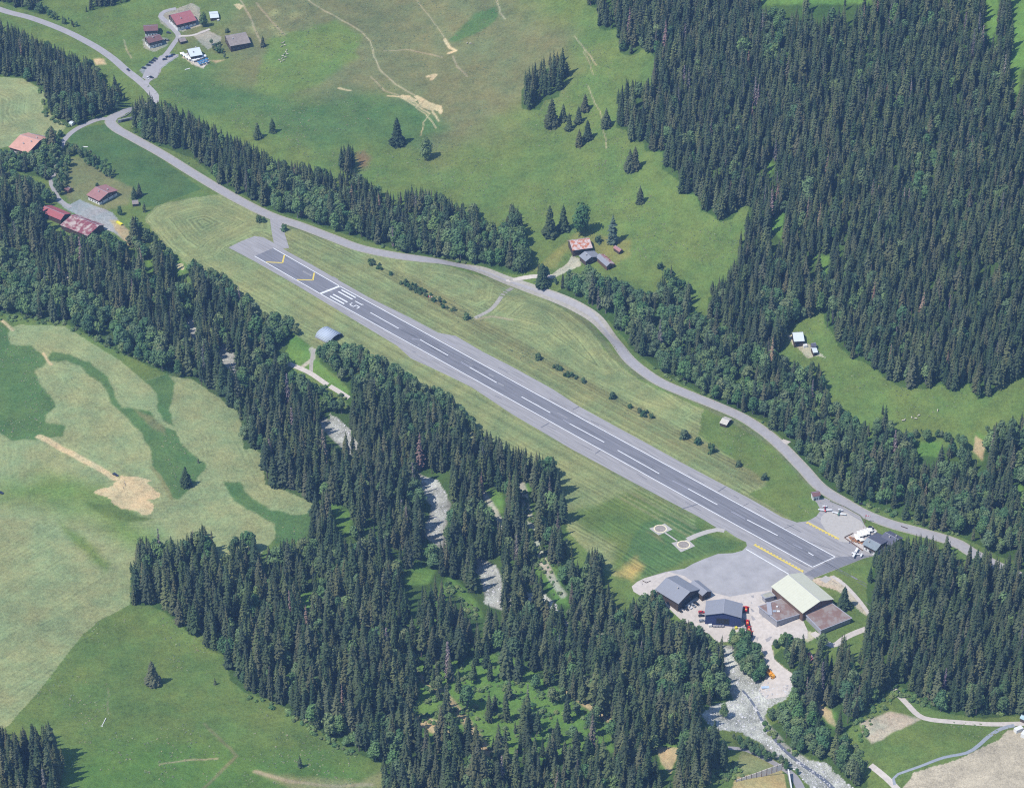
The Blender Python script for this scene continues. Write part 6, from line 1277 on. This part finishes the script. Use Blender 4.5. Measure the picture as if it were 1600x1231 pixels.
def person(label, px_, shirt, trousers, group=None, rz=0, arms=.35, sit=0.0):
    """one continuous skinned figure; clothing as loose children"""
    p = at(*px_); r_ = empty('person', (p.x,p.y,p.z+.1-sit), label, 'person', group, rz)
    V_ = [(0,0,.98,.13),(0,0,1.22,.15),(0,0,1.42,.14),(0,0,1.52,.06),(0,0,1.66,.10),(0,.20,1.42,.055),(.03,.30,1.15,.045),(.12,.28,.90,.035),(0,-.20,1.42,.055),(.03,-.30,1.15,.045),(.15,-.26,.92,.035),(0,.10,.92,.09),(.05,.13,.50,.065),(-.02,.14,.06,.05),(.16,.15,.03,.04),(0,-.10,.92,.09),(-.03,-.13,.50,.065),(-.12,-.14,.06,.05),(.05,-.15,.03,.04)]
    E_ = [(0,1),(1,2),(2,3),(3,4),(2,5),(5,6),(6,7),(2,8),(8,9),(9,10),(0,11),(11,12),(12,13),(13,14),(0,15),(15,16),(16,17),(17,18)]
    me = bpy.data.meshes.new('person_body'); me.from_pydata([v[:3] for v in V_], E_, []); o = bpy.data.objects.new('body', me); COL.objects.link(o); o.parent = r_
    md = o.modifiers.new('skin', 'SKIN'); 
    for i, v in enumerate(V_): me.skin_vertices[0].data[i].radius = (v[3], v[3]); me.skin_vertices[0].data[i].use_root = (i == 0)
    s2 = o.modifiers.new('sub', 'SUBSURF'); s2.levels = 1; s2.render_levels = 1; me.materials.append(SK)
    t_ = MB(); t_.tube((0,0,.95),(0,0,1.44),.19,.21,10); t_.tube((0,.20,1.43),(.02,.29,1.18),.09,.07,8); t_.tube((0,-.20,1.43),(.02,-.29,1.18),.09,.07,8); t_.obj('shirt', shirt, r_)
    t_ = MB(); t_.tube((0,.10,.98),(.04,.13,.5),.13,.09,8); t_.tube((.04,.13,.5),(-.02,.14,.12),.09,.07,8); t_.tube((0,-.10,.98),(-.03,-.13,.5),.13,.09,8); t_.tube((-.03,-.13,.5),(-.12,-.14,.12),.09,.07,8); t_.obj('trousers', trousers, r_)
    t_ = MB(); t_.tube((-.03,0,1.66),(-.03,0,1.79),.115,.06,10); t_.obj('hair', WD, r_)
    return r_
if True:
    SH_ = [mat('cloth '+n, c, noise=.05) for n, c in (('red',(.5,.06,.05)),('white',(.75,.75,.75)),('navy',(.03,.04,.10)),('tan',(.4,.3,.2)),('blue',(.08,.18,.4)))]
    person('standing person in a white shirt, top one of three on the sandy patch', (195,755.5), SH_[1], SH_[2]); person('standing person in a blue shirt, middle of three on the sandy patch', (196,759), SH_[4], SH_[2]); person('standing person in dark clothes, lowest of three on the sandy patch', (193.5,763.5), SH_[2], SH_[2])
    for i in range(12): person('person standing among the terrace tables', (1327+rnd_.uniform(0,20), 841+rnd_.uniform(0,9)), SH_[i%5], SH_[2], 'guests on the airfield terrace', rnd_.uniform(0,6))
# cows
def cow_mesh():
    mb = MB(); n = 8
    def loft(rings):
        vs = []; fs = []
        for c, ry, rz_ in rings:
            vs += [(c[0], c[1]+ry*math.cos(2*math.pi*i/n), c[2]+rz_*math.sin(2*math.pi*i/n)) for i in range(n)]
        for k in range(len(rings)-1): fs += [(k*n+i, k*n+(i+1)%n, (k+1)*n+(i+1)%n, (k+1)*n+i) for i in range(n)]
        fs += [tuple(range(n)), tuple(range(len(rings)*n-1, (len(rings)-1)*n-1, -1))]; mb.add(vs, fs)
    loft([((-1.05,0,1.12),.12,.15),((-.95,0,1.08),.30,.34),((-.3,0,1.0),.38,.40),((.4,0,1.0),.36,.42),((.85,0,1.08),.24,.34),((1.15,0,1.05),.14,.22),((1.45,0,.75),.12,.16),((1.62,0,.50),.13,.14),((1.80,0,.28),.08,.08)])
    for x, y in ((.7,.2),(.75,-.2),(-.8,.22),(-.75,-.22)):
        k = .10 if x < 0 else -.02; mb.tube((x,y,.95),(x-k,y,.52),.13,.07,6); mb.tube((x-k,y,.54),(x-.02,y,0),.07,.05,6)
    for s in (1,-1): mb.tube((1.5,s*.1,.78),(1.46,s*.28,.80),.06,.02,5); mb.tube((1.46,s*.06,.86),(1.55,s*.16,1.0),.03,.01,5)
    mb.tube((-1.06,0,1.15),(-1.15,0,.5),.03,.04,5); return mb
CW = cow_mesh().mesh('cow_body', mat('cream cow hide', (.62,.54,.44), noise=.12)); CB = cow_mesh().mesh('cow_body', mat('brown and white cow hide', (.55,.48,.42), noise=.1, col2=(.16,.08,.05), scale=1.2))
for me_ in (CW, CB): me_.shade_smooth()
def cow(px_, me_, label, group, rz):
    p = at(*px_); o = bpy.data.objects.new('cow', me_); COL.objects.link(o); o.location = (p.x,p.y,p.z); o.rotation_euler = (0,0,rz); o.scale = (1.0,)*3; tag(o, label, 'cow', group)
for i, (u, v) in enumerate([(441,69),(444,67),(445,72),(440,74),(447,83),(449,86),(444,86),(442,89),(441,93),(436,95),(443,96),(439,98),(446,91),(448,80)]): cow((u,v), CW if i % 3 else CB, 'pale cow grazing in the loose herd right of the hamlet', 'cows of the herd on the upper meadow', i*1.3)
for i, (u, v, lb) in enumerate([(1411,658,'cream cow at the left end of the line on the right-hand meadow'),(1413.5,657,'cream cow touching the leftmost one on the right-hand meadow'),(1424.5,653.5,'cream cow in the middle of the line on the right-hand meadow'),(1431,655,'cream cow just below the line on the right-hand meadow'),(1436,650,'cream cow at the right end of the line on the right-hand meadow'),(1465,642,'cream cow standing apart at the right, highest on that meadow')]): cow((u,v), CW, lb, 'cows on the right-hand meadow', i*.9)
for u, v in ((730,69),(735,69.5)): cow((u, v), CW, 'pale cow beside the bare patch high on the meadow', 'cows by the upper bare patch', u)
# trough, road posts, lawn signs
p = at(163,1127); r_ = empty('water_trough', p, 'long narrow white trough on the lower left meadow', 'trough', None, 1.36); MB().box(-4.2,3.2,-.2,.2,.1,.5).obj('tub', WH, r_); MB().box(-5.2,-4.7,-.8,.8,0,.6).obj('basin', WH, r_)
for i, (u, v) in enumerate([(1281.5,783),(1300,788),(1316,790),(808,452),(716,411),(1115,626),(1294,781)]):
    p = at(u, v+3); r_ = empty('road_post', p, 'thin white marker post at the roadside', 'post', 'marker posts along the road'); s_ = MB(); s_.tube((0,0,-.2),(0,0,1.6),.12); s_.obj('pole', WH, r_); s_ = MB(); s_.box(-.2,.2,-.05,.05,1.4,1.8); s_.obj('reflector', PR, r_)
p = at(210,866/1.0*0+104); 
boxthing('log_stack_cover', 'cover', 'white sheeted stack beside the small shed in the hamlet', (341,33), 2.0, 1.4, 1.2, WH, .3)
boxthing('white_board', 'board', 'white board lying on the meadow under the hamlet terrace', (293,108.5), 5.0, .8, .15, WH, .55)
boxthing('white_board', 'board', 'white sheet on the green field below the curved hedge corner', (133,230), 4.5, 1.0, .15, WH, -.1)
boxthing('snow_blower', 'machine', 'white machine parked before the slate blue hangar door', (1109.5,979), 2.2, 1.6, 2.0, WH, .2)
for i in range(4): boxthing('pallet_crate', 'crate', 'pale crate in the row standing before the slate blue hangar', (1116+i*4.5,979.5), 1.5, 1.2, 1.2, CONW, .1*i)['group'] = 'crates before the slate blue hangar'
boxthing('yellow_crate', 'crate', 'yellow crate beside the trees before the slate blue hangar', (1150,982), 1.6, 1.6, 1.4, YL, .2)
wall_along('low_frame', 'barrier', 'small dark angled rail on the pale forecourt left of the hangars', [(1003.5,907),(1010,910.5),(1016.5,907.5)], .5, .25, WD)

# ------------------------------------------------------------ the air over the valley
X0, X1 = float(GX[0])-5, float(GX[-1])+5; Y0, Y1 = float(GY[0])-5, float(GY[-1])+5
hm_ = MB().box(X0, X1, Y0, Y1, float(ZZ.min())-2.0, CZ+12.0)
vm = bpy.data.materials.new('valley haze'); vm.use_nodes = True; vt = vm.node_tree; vt.nodes.remove(vt.nodes['Principled BSDF'])
pv = vt.nodes.new('ShaderNodeVolumePrincipled'); pv.inputs['Density'].default_value = 0.000062; pv.inputs['Color'].default_value = (0.29, 0.53, 0.98, 1); pv.inputs['Anisotropy'].default_value = 0.1
vt.links.new(pv.outputs[0], vt.nodes['Material Output'].inputs['Volume'])
ho = hm_.obj('haze', vm); tag(ho, 'thin bluish summer haze over the valley', 'haze', kind='stuff')
